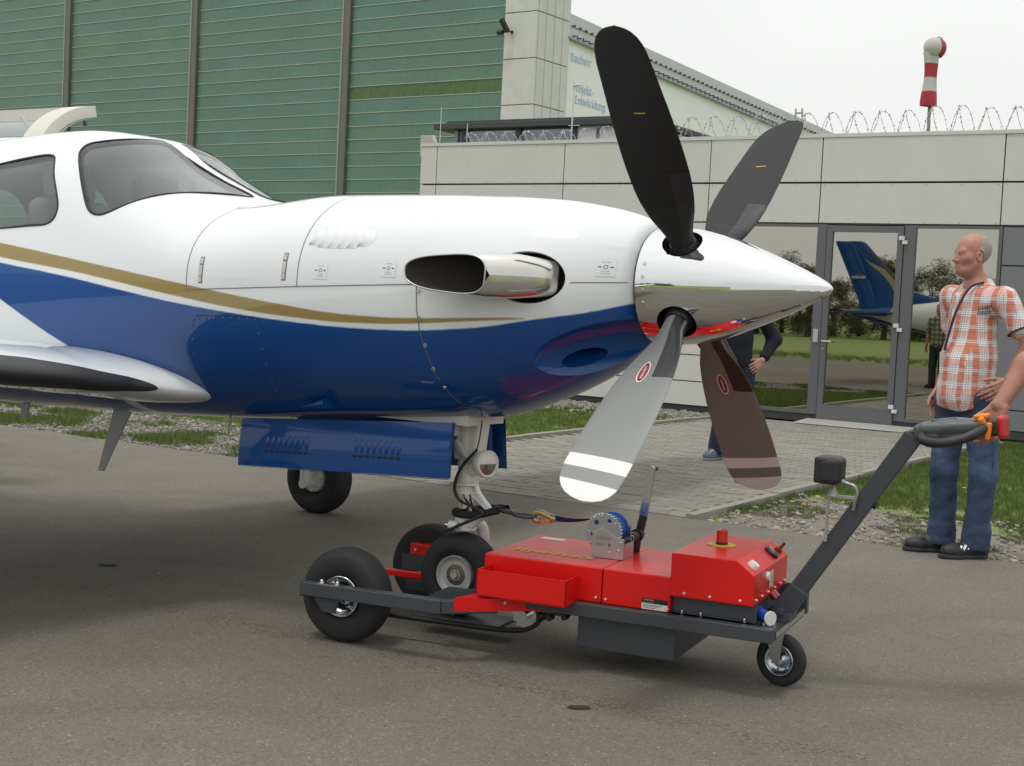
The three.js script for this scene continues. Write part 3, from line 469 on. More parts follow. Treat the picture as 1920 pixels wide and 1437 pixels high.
// livery: colour by (x, height), as painted
const LX0 = -8.6, LX1 = 0, LY0 = .6, LY1 = 3.2;
const goldC = '#958250', blueC = '#0c4487', whiteC = '#dee1e3';
const liveryTex = canvasTex(2048, 640, (c, w, h) => {
  const X = x => (x - LX0) / (LX1 - LX0) * w, Y = y => (LY1 - y) / (LY1 - LY0) * h;
  const poly = (pts, col) => { c.fillStyle = col; c.beginPath(); pts.forEach(([x, y], i) => i ? c.lineTo(X(x), Y(y)) : c.moveTo(X(x), Y(y))); c.closePath(); c.fill(); };
  const smooth = pts => new THREE.SplineCurve(pts.map(p => new THREE.Vector2(...p))).getPoints(160).map(p => [p.x, p.y]);
  c.fillStyle = whiteC; c.fillRect(0, 0, w, h);
  const bt = smooth([[.0, 1.415], [-.166, 1.369], [-.304, 1.329], [-.477, 1.295], [-.67, 1.257], [-.921, 1.232], [-1.101, 1.227], [-1.337, 1.230], [-1.713, 1.253], [-2.125, 1.295], [-2.582, 1.359], [-2.834, 1.390], [-3.098, 1.418], [-3.6, 1.475], [-4.2, 1.535]]);
  poly([...bt, [-3.6, 1.50], [-3.1, 1.259], [-2.814, 1.121], [-2.55, 1.0], [-2.5, .6], [0, .6]], blueC);
  poly([[-2.6, .6], [-2.6, .86], [-4, .84], [-5, .95], [-6, 1.13], [-6.8, 1.27], [-7.4, 1.42], [-8.6, 1.5], [-8.6, .6]], blueC);
  const gt = smooth([[-.50, 1.296], [-.57, 1.297], [-.917, 1.278], [-1.097, 1.275], [-1.333, 1.284], [-1.71, 1.325], [-2.125, 1.379], [-2.588, 1.441], [-3.108, 1.507], [-3.9, 1.60], [-4.8, 1.68]]);
  const gb = smooth([[-.50, 1.296], [-.728, 1.276], [-.918, 1.258], [-1.098, 1.249], [-1.335, 1.249], [-1.712, 1.274], [-2.124, 1.325], [-2.584, 1.389], [-3.10, 1.444], [-3.9, 1.54], [-4.8, 1.665]]);
  poly([...gt, ...gb.reverse()], goldC);
  // tail: blue fin with gold curve
  poly([[-5.4, 1.83], [-6.0, 1.80], [-6.6, 1.71], [-6.95, 1.60], [-7.05, 1.45], [-8.6, 1.45], [-8.6, 3.2], [-5.4, 3.2]], blueC);
  const g1 = smooth([[-7.88, 2.98], [-7.6, 2.62], [-7.25, 2.35], [-7.0, 2.05], [-6.92, 1.75], [-6.96, 1.55], [-6.75, 1.33]]), g2 = smooth([[-7.9, 2.99], [-7.62, 2.66], [-7.2, 2.45], [-6.92, 2.15], [-6.82, 1.8], [-6.82, 1.58], [-6.6, 1.36]]);
  poly([...g1, ...g2.reverse()], '#a99a6a');
});
function hullUV(g) { const p = g.attributes.position, u = new Float32Array(p.count * 2); for (let i = 0; i < p.count; i++) { u[2 * i] = (p.getX(i) - LX0) / (LX1 - LX0); u[2 * i + 1] = (p.getY(i) - LY0) / (LY1 - LY0); } g.setAttribute('uv', new THREE.BufferAttribute(u, 2)); return g; }
const liveryMat = phy(0xffffff, .42, { map: liveryTex, specularIntensity: .25, clearcoat: .85, clearcoatRoughness: .03, side: THREE.DoubleSide });
const bluePaint = phy(new THREE.Color(blueC), .42, { specularIntensity: .25, clearcoat: .85, clearcoatRoughness: .04, side: THREE.DoubleSide });
const whiteAC = phy(new THREE.Color(whiteC), .38, { clearcoat: 1, clearcoatRoughness: .04, side: THREE.DoubleSide });
const liningMat = std(lin(.70, .70, .71), .85, 0, { side: THREE.DoubleSide }), rimMat = std(lin(.02, .02, .022), .7, 0, { side: THREE.DoubleSide }), voidMat = std(lin(.70, .71, .70), .7, 0, { side: THREE.DoubleSide });
const glassAC = phy(lin(.90, .92, .93), .02, { transmission: 1, thickness: 0, ior: 1.5, specularIntensity: 1, side: THREE.DoubleSide });

function loft(x0, x1, nx, na, inset = 0) { // closed solid
  const P = [], I = []; const xs = []; for (let i = 0; i <= nx; i++) xs.push(x0 + (x1 - x0) * (i / nx));
  for (const x of xs) for (let j = 0; j < na; j++) P.push(...hull(x, (j + .5) / na * 6.283185, inset));
  for (let i = 0; i < nx; i++) for (let j = 0; j < na; j++) { const a = i * na + j, b = i * na + (j + 1) % na, c = a + na, d = b + na; I.push(a, c, b, b, c, d); }
  for (const [r, f] of [[0, 1], [nx, 0]]) { const s = sec(xs[r]); const k = P.length / 3; P.push(xs[r], s[3], 0); for (let j = 0; j < na; j++) { const a = r * na + j, b = r * na + (j + 1) % na; f ? I.push(k, a, b) : I.push(k, b, a); } }
  const g = new THREE.BufferGeometry(); g.setAttribute('position', new THREE.Float32BufferAttribute(P, 3)); g.setIndex(I);
  // make sure faces point outwards
  const v = new THREE.Vector3(); let vol = 0; for (let i = 0; i < I.length; i += 3) { const a = I[i] * 3, b = I[i + 1] * 3, c = I[i + 2] * 3; vol += V(P[a], P[a + 1], P[a + 2]).dot(V(P[b], P[b + 1], P[b + 2]).cross(V(P[c], P[c + 1], P[c + 2]))); }
  if (vol < 0) { for (let i = 0; i < I.length; i += 3) { const t = I[i + 1]; I[i + 1] = I[i + 2]; I[i + 2] = t; } g.setIndex(I); }
  g.computeVertexNormals(); return hullUV(g);
}
function loftBrush(x0, x1, nx, na, inset, mat) { const b = new Brush(loft(x0, x1, nx, na, inset), mat); b.updateMatrixWorld(); return b; }
function prismBrush(pts, dir, depth, mat) { // closed prism from a 3-D outline pushed both ways along dir
  const D = V(...dir).normalize(), n = pts.length; const a = Math.abs(D.y) > .9 ? V(1, 0, 0) : V(0, 1, 0), e1 = a.cross(D).normalize(), e2 = D.clone().cross(e1);
  let q = pts.map(p => V(...p)); const flat = q.map(p => new THREE.Vector2(p.dot(e1), p.dot(e2)));
  let area = THREE.ShapeUtils.area(flat); if (area < 0) { q.reverse(); flat.reverse(); }
  const tri = THREE.ShapeUtils.triangulateShape(flat, []), P = [], I = [];
  for (const s of [1, -1]) for (const p of q) P.push(p.x + D.x * depth * s, p.y + D.y * depth * s, p.z + D.z * depth * s);
  for (const t of tri) { I.push(t[0], t[1], t[2]); I.push(t[0] + n, t[2] + n, t[1] + n); }
  for (let i = 0; i < n; i++) { const j = (i + 1) % n; I.push(i, i + n, j, j, i + n, j + n); }
  let g = new THREE.BufferGeometry(); g.setAttribute('position', new THREE.Float32BufferAttribute(P, 3)); g.setIndex(I); g = g.toNonIndexed(); g.computeVertexNormals(); hullUV(g);
  const b = new Brush(g, mat); b.updateMatrixWorld(); return b;
}
function ellBrush(c, axes, r, mat) { // ellipsoid with local axes
  const g = new THREE.SphereGeometry(1, 36, 24); const m = new THREE.Matrix4().makeBasis(axes[0].clone().multiplyScalar(r[0]), axes[1].clone().multiplyScalar(r[1]), axes[2].clone().multiplyScalar(r[2])).setPosition(...c); if (m.determinant() < 0) m.multiply(new THREE.Matrix4().makeScale(1, 1, -1)); g.applyMatrix4(m); g.computeVertexNormals(); hullUV(g); const b = new Brush(g, mat); b.updateMatrixWorld(); return b;
}
function resample(pts, n) { const c = new THREE.CatmullRomCurve3(pts.map(p => V(...p)), true, 'centripetal'); return c.getPoints(n).slice(0, n).map(p => [p.x, p.y, p.z]); }
const mz = pts => pts.map(([x, y, z]) => [x, y, -z]);
const winCock = [[-2.778, 1.884, .486], [-2.817, 1.928, .446], [-2.826, 1.963, .397], [-2.783, 1.982, .345], [-2.751, 1.998, .267], [-2.744, 2.012, .147], [-2.745, 2.015, .01], [-2.597, 1.936, .006], [-2.374, 1.836, .01], [-2.185, 1.764, .015], [-2.186, 1.762, .162], [-2.218, 1.759, .259], [-2.263, 1.752, .34], [-2.322, 1.735, .435], [-2.378, 1.706, .501], [-2.455, 1.663, .562], [-2.51, 1.64, .584], [-2.555, 1.642, .589], [-2.591, 1.662, .587], [-2.662, 1.749, .559]];
const winPort = winCock.map(([x, y, z]) => [x, y, z < .05 ? -.082 : -z]);
const winCab = [[-3.42, 1.85, .515], [-3.28, 1.868, .511], [-3.112, 1.894, .498], [-2.979, 1.908, .484], [-2.941, 1.9, .488], [-2.862, 1.808, .549], [-2.788, 1.712, .589], [-2.766, 1.66, .603], [-2.778, 1.618, .614], [-2.813, 1.596, .618], [-2.94, 1.585, .623], [-3.119, 1.571, .624], [-3.38, 1.566, .628], [-3.44, 1.60, .62], [-3.46, 1.72, .6], [-3.455, 1.80, .56]];
const winAft = (x0) => [[x0, 1.62, .61], [x0, 1.83, .53], [x0 - .04, 1.87, .5], [x0 - .38, 1.86, .48], [x0 - .42, 1.82, .51], [x0 - .42, 1.62, .60], [x0 - .38, 1.58, .61], [x0 - .04, 1.58, .62]];
console.log('fuselage csg');
{
  const ev = new Evaluator(); ev.useGroups = true; ev.attributes = ['position', 'normal', 'uv'];
  let A = loftBrush(-.165, -7.85, 190, 112, 0, liveryMat);
  const shell = ev.evaluate(A, loftBrush(-2.03, -5.2, 70, 72, .014, liningMat), SUBTRACTION);   // thin skin for the panes
  A = ev.evaluate(A, loftBrush(-.66, -1.90, 30, 64, .03, voidMat), SUBTRACTION);
  { const top = new Brush(hullUV(new THREE.BoxGeometry(.5, .5, 1.2).translate(-.5, 1.57, 0)), voidMat); top.updateMatrixWorld(); A = ev.evaluate(A, ev.evaluate(loftBrush(-.30, -.68, 12, 64, .03, voidMat), top, INTERSECTION), SUBTRACTION); }
  A = ev.evaluate(A, loftBrush(-.42, -.68, 10, 64, .15, voidMat), SUBTRACTION);
  A = ev.evaluate(A, loftBrush(-2.03, -5.2, 70, 72, .028, liningMat), SUBTRACTION);
  const exC = s => ellBrush([-.490, 1.447, .41 * s], [V(.9, 0, -.42 * s).normalize(), V(0, 1, 0), V(.42 * s, 0, .9).normalize()], [.142, .096, .2], voidMat);
  for (const s of [1, -1]) A = ev.evaluate(A, exC(s), SUBTRACTION);
  for (const s of [1, -1]) {
    const a1 = V(.84, .21, -.49 * s).normalize(), a3 = V(.42, -.57, .70 * s).normalize(), a2 = a3.clone().cross(a1).normalize(), a3b = a1.clone().cross(a2).normalize();
    A = ev.evaluate(A, ellBrush([-.262, 1.180, .184 * s], [a1, a2, a3b], [.285, .134, .102], liveryMat), SUBTRACTION);
    A = ev.evaluate(A, ellBrush([-.375, 1.155, .150 * s], [a1, a2, a3b], [.088, .030, .17], liveryMat), SUBTRACTION);
  }
  const cuts = [['windscreen_pane', winCock, [.28, .62, .73]], ['windscreen_pane', winPort, [.28, .62, -.73]], ['cabin_window', winCab, [0, .38, .92]], ['cabin_window', mz(winCab), [0, .38, -.92]], ['cabin_window', winAft(-3.75), [0, .38, .92]], ['cabin_window', mz(winAft(-3.75)), [0, .38, -.92]], ['cabin_window', winAft(-4.4), [0, .38, .92]], ['cabin_window', mz(winAft(-4.4)), [0, .38, -.92]]];
  const panes = [];
  for (const [nm, o, d] of cuts) {
    const pts = resample(o, 64), br = prismBrush(pts, d, .16, rimMat);
    panes.push([nm, ev.evaluate(shell, br, INTERSECTION), pts, d]);
    A = ev.evaluate(A, br, SUBTRACTION);
  }
  const parts = g => { // split a CSG result by material
    const src = g.geometry, mats = [g.material].flat(), by = new Map(), idx = src.index;
    for (const gr of src.groups) { const m = mats[gr.materialIndex]; if (!by.has(m)) by.set(m, []); for (let i = gr.start; i < gr.start + gr.count; i++) by.get(m).push(idx ? idx.getX(i) : i); }
    const out = new Map(); for (const [m, ids] of by) { const q = new THREE.BufferGeometry(); for (const k of ['position', 'normal', 'uv']) { const a = src.attributes[k], n = a.itemSize, arr = new Float32Array(ids.length * n); ids.forEach((id, i) => { for (let c = 0; c < n; c++) arr[i * n + c] = a.array[id * n + c]; }); q.setAttribute(k, new THREE.BufferAttribute(arr, n)); } out.set(m, q); } return out;
  };
  const P = parts(A); const fus = mesh('fuselage', P.get(liveryMat), liveryMat, AC); var FUS = fus;
  mesh('cabin_lining', P.get(liningMat), liningMat, fus); mesh('opening_rims', P.get(rimMat), rimMat, fus); mesh('engine_bay', P.get(voidMat), voidMat, fus);
  for (const [nm, b, pts, d] of panes) {
    const g = new THREE.BufferGeometry(), src = b.geometry; const all = [...parts(b).values()]; mesh(nm, merge(all), glassAC, fus);
    const cv = new THREE.CatmullRomCurve3(pts.map(p => { const n = hullN(...p); return V(...p).addScaledVector(n, .0005); }), true); mesh('window_seal', new THREE.TubeGeometry(cv, 128, .0055, 6, true), rimMat, fus);
  }
}
console.log('fuselage done');
// skin details
function skinPatch(x, y, w, h, off, nu = 4, nv = 4, side = 1, tilt = 0) { return gridGeo(nu, nv, (u, v) => { const a = (u - .5) * w, b = (v - .5) * h, X = x + a * Math.cos(tilt) - b * Math.sin(tilt), Y = y + a * Math.sin(tilt) + b * Math.cos(tilt); return onHull(X, Y, typeof off === 'function' ? off(u, v) : off, side); }, side < 0); }
function skinStrip(pts, width, off = .0012, side = 1) { // pts [x,y] on the flank
  const P = pts.map(([x, y]) => { const q = V(...onHull(x, y, off, side)); return [q, hullN(q.x, q.y, q.z)]; }), A = [], I = [], U = [];
  P.forEach(([p, n], i) => { const t = P[Math.min(i + 1, P.length - 1)][0].clone().sub(P[Math.max(i - 1, 0)][0]).normalize(), s = n.clone().cross(t).normalize().multiplyScalar(width / 2); A.push(p.x - s.x, p.y - s.y, p.z - s.z, p.x + s.x, p.y + s.y, p.z + s.z); U.push(0, i, 1, i); if (i) { const k = i * 2; I.push(k - 2, k - 1, k, k - 1, k + 1, k); } });
  const g = new THREE.BufferGeometry(); g.setAttribute('position', new THREE.Float32BufferAttribute(A, 3)); g.setAttribute('uv', new THREE.Float32BufferAttribute(U, 2)); g.setIndex(I); g.computeVertexNormals(); return g;
}
const ringPts = (x, y0, y1, n = 20) => Array.from({ length: n + 1 }, (_, i) => [x, y0 + (y1 - y0) * i / n]);
for (const s of [1, -1]) {
  mesh('panel_seam', skinStrip(ringPts(-1.985, 1.345, 1.70), .0035, .001, s), MAT.seam, FUS);
  mesh('panel_seam', skinStrip(ringPts(-1.44, 1.375, 1.75), .0035, .001, s), MAT.seam, FUS);
  for (const [xa, xb] of [[-1.985, -.632], [-.352, -.175]]) mesh('panel_seam', skinStrip(Array.from({ length: 40 }, (_, i) => { const t = i / 39, x = xa + (xb - xa) * t; return [x, 1.342 + .033 * clamp((x + 1.97) / .54) + .028 * clamp((x + 1.43) / .51) + .041 * clamp((x + .92) / .75)]; }), .0035, .001, s), MAT.seam, FUS);
  mesh('panel_seam', skinStrip([[-.915, 1.402], [-.912, 1.31], [-.905, 1.233], [-.892, 1.155], [-.88, 1.075], [-.862, 1.0], [-.85, .96]], .0035, .0025, s), MAT.seam, FUS);
  mesh('access_panel', skinStrip([[-2.0, 1.0], [-1.985, 1.1], [-1.962, 1.2], [-1.93, 1.24], [-1.64, 1.247], [-1.615, 1.22], [-1.618, 1.1], [-1.635, 1.0], [-1.67, .93]], .0025, .001, s), std(lin(.006, .018, .06), .5), FUS);
  const riv = []; for (const [x, y] of [[-1.99, 1.02], [-1.985, 1.08], [-1.972, 1.14], [-1.955, 1.2], [-1.925, 1.228], [-1.885, 1.231], [-1.845, 1.233], [-1.80, 1.235], [-1.76, 1.236], [-1.72, 1.238], [-1.68, 1.238], [-1.64, 1.235], [-1.632, 1.18], [-1.63, 1.12], [-1.632, 1.06], [-1.64, 1.0], [-1.655, .95]]) { const p = onHull(x, y, .0005, s), n = hullN(...p); riv.push(rod(p, [p[0] + n.x * .002, p[1] + n.y * .002, p[2] + n.z * .002], .0055, .0045, 8)); }
  mesh('rivets', riv, std(lin(.05, .09, .19), .35, .3), FUS);
  for (const [x, y] of [[-.905, 1.38], [-.903, 1.278], [-.891, 1.178], [-.882, 1.091], [-.87, 1.02]]) { const p = onHull(x, y, 0, s), n = hullN(...p); mesh('fastener', [rod(p, [p[0] + n.x * .003, p[1] + n.y * .003, p[2] + n.z * .003], .009, .008, 12), rod(p, [p[0] + n.x * .004, p[1] + n.y * .004, p[2] + n.z * .004], .004, .004, 8)], MAT.steel, FUS); }
  for (const [x, y, h] of [[-1.914, 1.423, .10], [-1.505, 1.449, .103]]) {
    mesh('latch_recess', skinPatch(x, y, .021, h + .005, .0008, 3, 8, s, .02), MAT.seam, FUS);
    for (const [o, k] of [[-.375, .22], [-.02, .44], [.365, .24]]) mesh('cowl_latch', skinPatch(x, y + o * h, .016, h * k, .003, 2, 4, s), std(lin(.52, .51, .49), .45, .1), FUS);
  }
  // gill louvres: six flared scoops
  for (let k = 0; k < 6; k++) { const t = (k + .5) / 6 - .5, x = -1.258 + t * .262, y = 1.569 + .004 * Math.cos(t * 5), h = .096 * Math.sqrt(Math.max(.08, 1 - (2 * t) ** 2 * .82)), w = .043;
    mesh('louvre', gridGeo(8, 10, (u, v) => { const b = (v - .5), sk = .022 * (b * b * 4) * -1 + b * .012; return onHull(x + (u - .5) * w + sk * 1, y + b * h, .0008 + .009 * Math.pow(1 - u, 1.3) * (1 - Math.pow(Math.abs(2 * b), 7)), s); }, s < 0), whiteAC, FUS);
    mesh('louvre_slot', skinPatch(x - w * .52 - .004, y, .004, h * .8, .0009, 1, 8, s), MAT.seam, FUS); }
}
{ // placards
  const pl = canvasTex(128, 128, (c) => { c.fillStyle = whiteC; c.fillRect(0, 0, 128, 128); c.fillStyle = '#4a4a48'; c.font = '15px sans-serif'; c.fillText('TO LOCK', 34, 30); c.fillRect(14, 56, 22, 9); c.fillRect(92, 56, 22, 9); c.lineWidth = 5; c.strokeStyle = '#4a4a48'; c.beginPath(); c.arc(64, 60, 13, 0, 6.3); c.stroke(); c.font = '13px sans-serif'; c.fillText('1/4 TURN', 36, 96); c.fillText('TO UNLOCK', 30, 112); });
  for (const [x, y] of [[-1.336, 1.438], [-1.038, 1.456], [-.246, 1.493]]) mesh('placard', skinPatch(x, y, .062, .062, .0012, 4, 4, 1), std(0xffffff, .5, 0, { map: pl }), FUS);
}
{ // lower blade aerials, belly details, roof aerial
  const grey = std(lin(.42, .43, .43), .5);
  const fin = (pts, th, x, y, z, nm = 'blade_aerial', m = grey) => mesh(nm, place(extrude(pts, th, .003).translate(0, 0, -th / 2), [x, y, z]), m, AC);
  fin([[-3.045, .75], [-2.93, .75], [-3.112, .44], [-3.145, .44]], .006, 0, 0, 0);
  fin([[-3.735, .75], [-3.67, .75], [-3.69, .645], [-3.725, .645]], .006, 0, 0, 0);
  mesh('belly_scoop', place(new THREE.ConeGeometry(.05, .16, 16), [-1.50, .905, .34], [0, 0, 1.75], [.5, 1, 1]), bluePaint, FUS);
  mesh('belly_aerial', rod([-2.24, .78, .05], [-2.25, .70, .05], .006, .004, 6), MAT.steel, AC);
  mesh('roof_aerial', place(extrude([[0, 0], [.035, 0], [-.15, .16], [-.17, .16]], .006, .002), [-4.0, 2.06, -.28]), grey, AC);
  mesh('roof_bump', ball(.06, -3.42, 2.045, -.08, [2.0, .35, .8]), whiteAC, FUS);
}
// cockpit interior: glare shield, seats, centre post
{
  const dk = std(lin(.03, .03, .032), .8), seatM = std(lin(.22, .21, .19), .8);
  mesh('glare_shield', place(new RoundedBoxGeometry(.30, .08, .66, 3, .035), [-2.46, 1.60, 0]), dk, AC);
  for (const s of [1, -1]) mesh('pilot_seat', [rbox(.12, .62, .42, .05, -3.05, 1.42, .27 * s, [0, 0, .15]), rbox(.10, .18, .26, .04, -3.10, 1.80, .27 * s, [0, 0, .15]), rbox(.42, .12, .42, .05, -2.84, 1.16, .27 * s)], seatM, AC);
  mesh('cabin_floor', spanBox(-5.1, -2.1, .93, .96, -.45, .45), std(lin(.08, .07, .06), .9), AC);
  mesh('control_yoke', rod([-2.45, 1.5, .27], [-2.6, 1.52, .27], .012), dk, AC);
}
// ---- open upper cabin door, hinged along the port roof edge
{
  const prof = [[-.26, 2.03], [-.30, 2.10], [-.36, 2.16], [-.43, 2.205], [-.51, 2.235], [-.585, 2.25]]; // (z, y) hanging open
  const cr = new THREE.SplineCurve(prof.map(p => new THREE.Vector2(...p)));
  const x0 = -3.92, x1 = -4.78; const surf = (u, v, off) => { const p = cr.getPoint(v), t = cr.getTangent(v); const nz = -t.y, ny = t.x; return [x0 + (x1 - x0) * u, p.y + ny * off * -1, p.x + nz * off * -1]; };
  const cream = std(lin(.60, .59, .52), .6, 0, { side: THREE.DoubleSide });
  const d = mesh('upper_cabin_door', [gridGeo(3, 18, (u, v) => surf(u * .18, v, 0)), gridGeo(3, 18, (u, v) => surf(.82 + u * .18, v, 0)), gridGeo(3, 4, (u, v) => surf(.18 + u * .64, v * .25, 0)), gridGeo(3, 4, (u, v) => surf(.18 + u * .64, .8 + v * .2, 0))], whiteAC, AC);
  mesh('door_window', gridGeo(3, 10, (u, v) => surf(.18 + u * .64, .25 + v * .55, .004)), phy(lin(.55, .57, .6), .05, { transmission: .7, thickness: 0, side: THREE.DoubleSide }), d);
  mesh('door_jamb', [gridGeo(2, 18, (u, v) => surf(0, v, u * .062)), gridGeo(2, 18, (u, v) => surf(1, v, u * .062)), gridGeo(4, 2, (u, v) => surf(u, 1, v * .062)), gridGeo(3, 18, (u, v) => surf(u * .18, v, .062))], cream, d);
  mesh('door_lip', gridGeo(1, 18, (u, v) => { const p = surf(0, v, -.004); return [p[0] + .02 * u, p[1], p[2]]; }), std(lin(.3, .3, .32), .5), d);
  mesh('door_latch', [box(.008, .026, .018, -3.914, 2.205, -.50, [0, 0, .2])], MAT.darkPlastic, d);
}
// ---- propeller
{
  const hubY = 1.4432;
  let sg = latheX([[-.155, 0], [-.155, .2125], [-.12, .2145], [-.06, .2135], [0, .208], [.05, .199], [.1, .187], [.15, .1705], [.2, .151], [.25, .1315], [.3, .111], [.35, .0895], [.4, .0665], [.44, .047], [.47, .031], [.488, .019], [.498, .0095], [.502, 0]], 96); sg = mergeVertices(sg, 1e-6); sg.computeVertexNormals();
  const ev = new Evaluator(); ev.useGroups = false; ev.attributes = ['position', 'normal', 'uv'];
  let S = new Brush(sg); S.updateMatrixWorld();
  const phi = .7205; const angs = [phi, phi + Math.PI / 2, phi + Math.PI, phi + 1.5 * Math.PI];
  for (const a of angs) { const c = new THREE.CylinderGeometry(.072, .072, .2, 40).translate(0, .20, 0).rotateX(a).translate(-.012, 0, 0); const b = new Brush(c); b.updateMatrixWorld(); S = ev.evaluate(S, b, SUBTRACTION); }
  const chrome = std(lin(.72, .72, .73), .045, 1);
  const spin = mesh('spinner', toCreasedNormals(S.geometry, .6), chrome, AC); spin.position.y = hubY; spin.rotation.z = .0165;
  for (let k = 0; k < 28; k++) { const a = k / 28 * 6.283 + .1; if (angs.some(b => Math.abs(Math.atan2(Math.sin(a - b), Math.cos(a - b))) < .33)) continue; mesh('spinner_screw', rod([-.125, .2135 * Math.cos(a), .2135 * Math.sin(a)], [-.125, .2165 * Math.cos(a), .2165 * Math.sin(a)], .0085, .007, 12), MAT.steel, spin); }
  mesh('spinner_backplate', latheX([[-.162, 0], [-.162, .208], [-.156, .208], [-.156, 0]], 48), MAT.seam, spin);
  // blade sections: radius, chord, twist (deg), thickness, centre offset forward
  const R = 1.07, BS = [[.15, .085, 0, .085, 0], [.21, .088, 10, .082, 0], [.26, .112, 20, .064, -.002], [.32, .158, 19, .046, -.004], [.40, .198, 15, .034, -.006], [.50, .222, 10, .027, -.006], [.62, .232, 5, .021, -.006], [.75, .232, 0, .017, -.006], [.86, .226, -3.5, .014, -.006], [.93, .222, -5.5, .012, -.006], [.975, .212, -6.5, .010, -.004], [1.005, .196, -7.2, .009, -.002], [1.030, .168, -7.8, .007, .0], [1.050, .128, -8.2, .005, .002], [1.063, .076, -8.5, .004, .004], [1.07, .008, -8.6, .003, .005]];
  const bsec = r => { let i = 0; while (i < BS.length - 2 && BS[i + 1][0] < r) i++; const t = clamp((r - BS[i][0]) / (BS[i + 1][0] - BS[i][0])); const p = k => { const y0 = BS[Math.max(i - 1, 0)][k], y1 = BS[i][k], y2 = BS[i + 1][k], y3 = BS[Math.min(i + 2, BS.length - 1)][k]; if (r > .93) return y1 + (y2 - y1) * t; return y1 + .5 * t * ((y2 - y0) + t * (2 * y0 - 5 * y1 + 4 * y2 - y3 + t * (3 * (y1 - y2) + y3 - y0))); }; return [p(1), (p(2) - 4) * Math.PI / 180, p(3), p(4)]; };
  const bp = (r, s, side, off = 0) => { // s -1 trailing .. 1 leading; side +1 thrust face, -1 camber face
    const [c, d, th, o] = bsec(r); const x = s * c / 2 + o, round = clamp((.30 - r) / .12); const prof = Math.sqrt(Math.max(0, 1 - s * s)) * (1 - round) * (.80 + .25 * s) + Math.sqrt(Math.max(0, 1 - s * s)) * round; const z = side * th / 2 * prof * (side > 0 && r > .35 ? .55 : 1) + side * off;
    return [x * Math.cos(d) + z * Math.sin(d), r, -x * Math.sin(d) + z * Math.cos(d)];
  };
  const face = (r0, r1, side, nr, off = 0, s0 = -1, s1 = 1, ns = 18) => gridGeo(ns, nr, (u, v) => { const a = s0 === -1 && s1 === 1 ? -Math.cos(u * Math.PI) : s0 + (s1 - s0) * u; return bp(r0 + (r1 - r0) * v, a, side, off); }, side < 0);
  const gry = std(lin(.21, .22, .215), .5, .08, { side: THREE.DoubleSide }), blk = std(lin(.009, .009, .011), .66, 0, { side: THREE.DoubleSide, bumpMap: rep(grainTex, 4), bumpScale: .0004 }), wht = std(lin(.72, .72, .71), .5, 0, { side: THREE.DoubleSide }), boot = std(lin(.017, .017, .020), .42, 0, { side: THREE.DoubleSide }), yel = std(lin(.6, .38, .03), .6, 0, { side: THREE.DoubleSide });
  const decalTex = canvasTex(256, 128, (c) => { c.fillStyle = '#ffffff'; c.fillRect(0, 0, 256, 128); c.fillStyle = '#e9dedb'; c.beginPath(); c.ellipse(128, 64, 126, 62, 0, 0, 7); c.fill(); c.fillStyle = '#8c2323'; c.beginPath(); c.ellipse(128, 64, 114, 51, 0, 0, 7); c.fill(); c.fillStyle = '#1c1414'; c.fillRect(24, 56, 208, 16); c.fillStyle = '#f0e8e4'; c.font = 'bold 34px sans-serif'; c.textAlign = 'center'; c.fillText('HARTZELL', 128, 76); });
  const decalM = std(0xffffff, .5, 0, { map: decalTex, side: THREE.DoubleSide });
  angs.forEach((a, k) => {
    const B = mesh('propeller_blade', merge([face(.15, .881, -1, 44), face(.938, .995, -1, 6)]), gry, AC); B.position.set(-.012, hubY, 0); B.rotation.order = 'ZYX'; B.rotation.set(a, 0, .0165);
    mesh('tip_stripe', face(.881, .938, -1, 6), wht, B); mesh('tip_stripe', face(.995, R, -1, 22), wht, B);
    mesh('thrust_face', face(.15, R, 1, 64), blk, B);
    mesh('deicing_boot', merge([face(.16, .50, -1, 24, .0014, .30, .999, 8), face(.16, .50, 1, 24, .0014, .30, .999, 8)]), boot, B);
    mesh('boot_seam', face(.17, .50, -1, 24, .0024, .62, .635, 1), std(lin(.09, .09, .1), .5, 0, { side: THREE.DoubleSide }), B);
    mesh('blade_mark', face(.742, .747, 1, 1, .0012, -.15, .22, 4), yel, B);
    mesh('maker_decal', gridGeo(16, 8, (u, v) => { const an = u * 6.2832, rr2 = v; const s = -.08 + .20 * rr2 * Math.sin(an), r = .475 + .052 * rr2 * Math.cos(an); return bp(r, s, -1, .0014); }), decalM, B);
    { const m = B.children[B.children.length - 1].geometry, u = m.attributes.uv; let i = 0; for (let j = 0; j <= 8; j++) for (let q = 0; q <= 16; q++, i++) { const an = q / 16 * 6.2832, v = j / 8; u.setXY(i, .5 - .5 * v * Math.cos(an), .5 + .5 * v * Math.sin(an)); } }
    mesh('blade_root', [rod([0, .12, 0], [0, .165, 0], .05, .045, 20), rod([0, .10, 0], [0, .155, 0], .070, .064, 28), rod([0, .15, 0], [0, .205, 0], .064, .047, 24)], boot, B);
  });
}
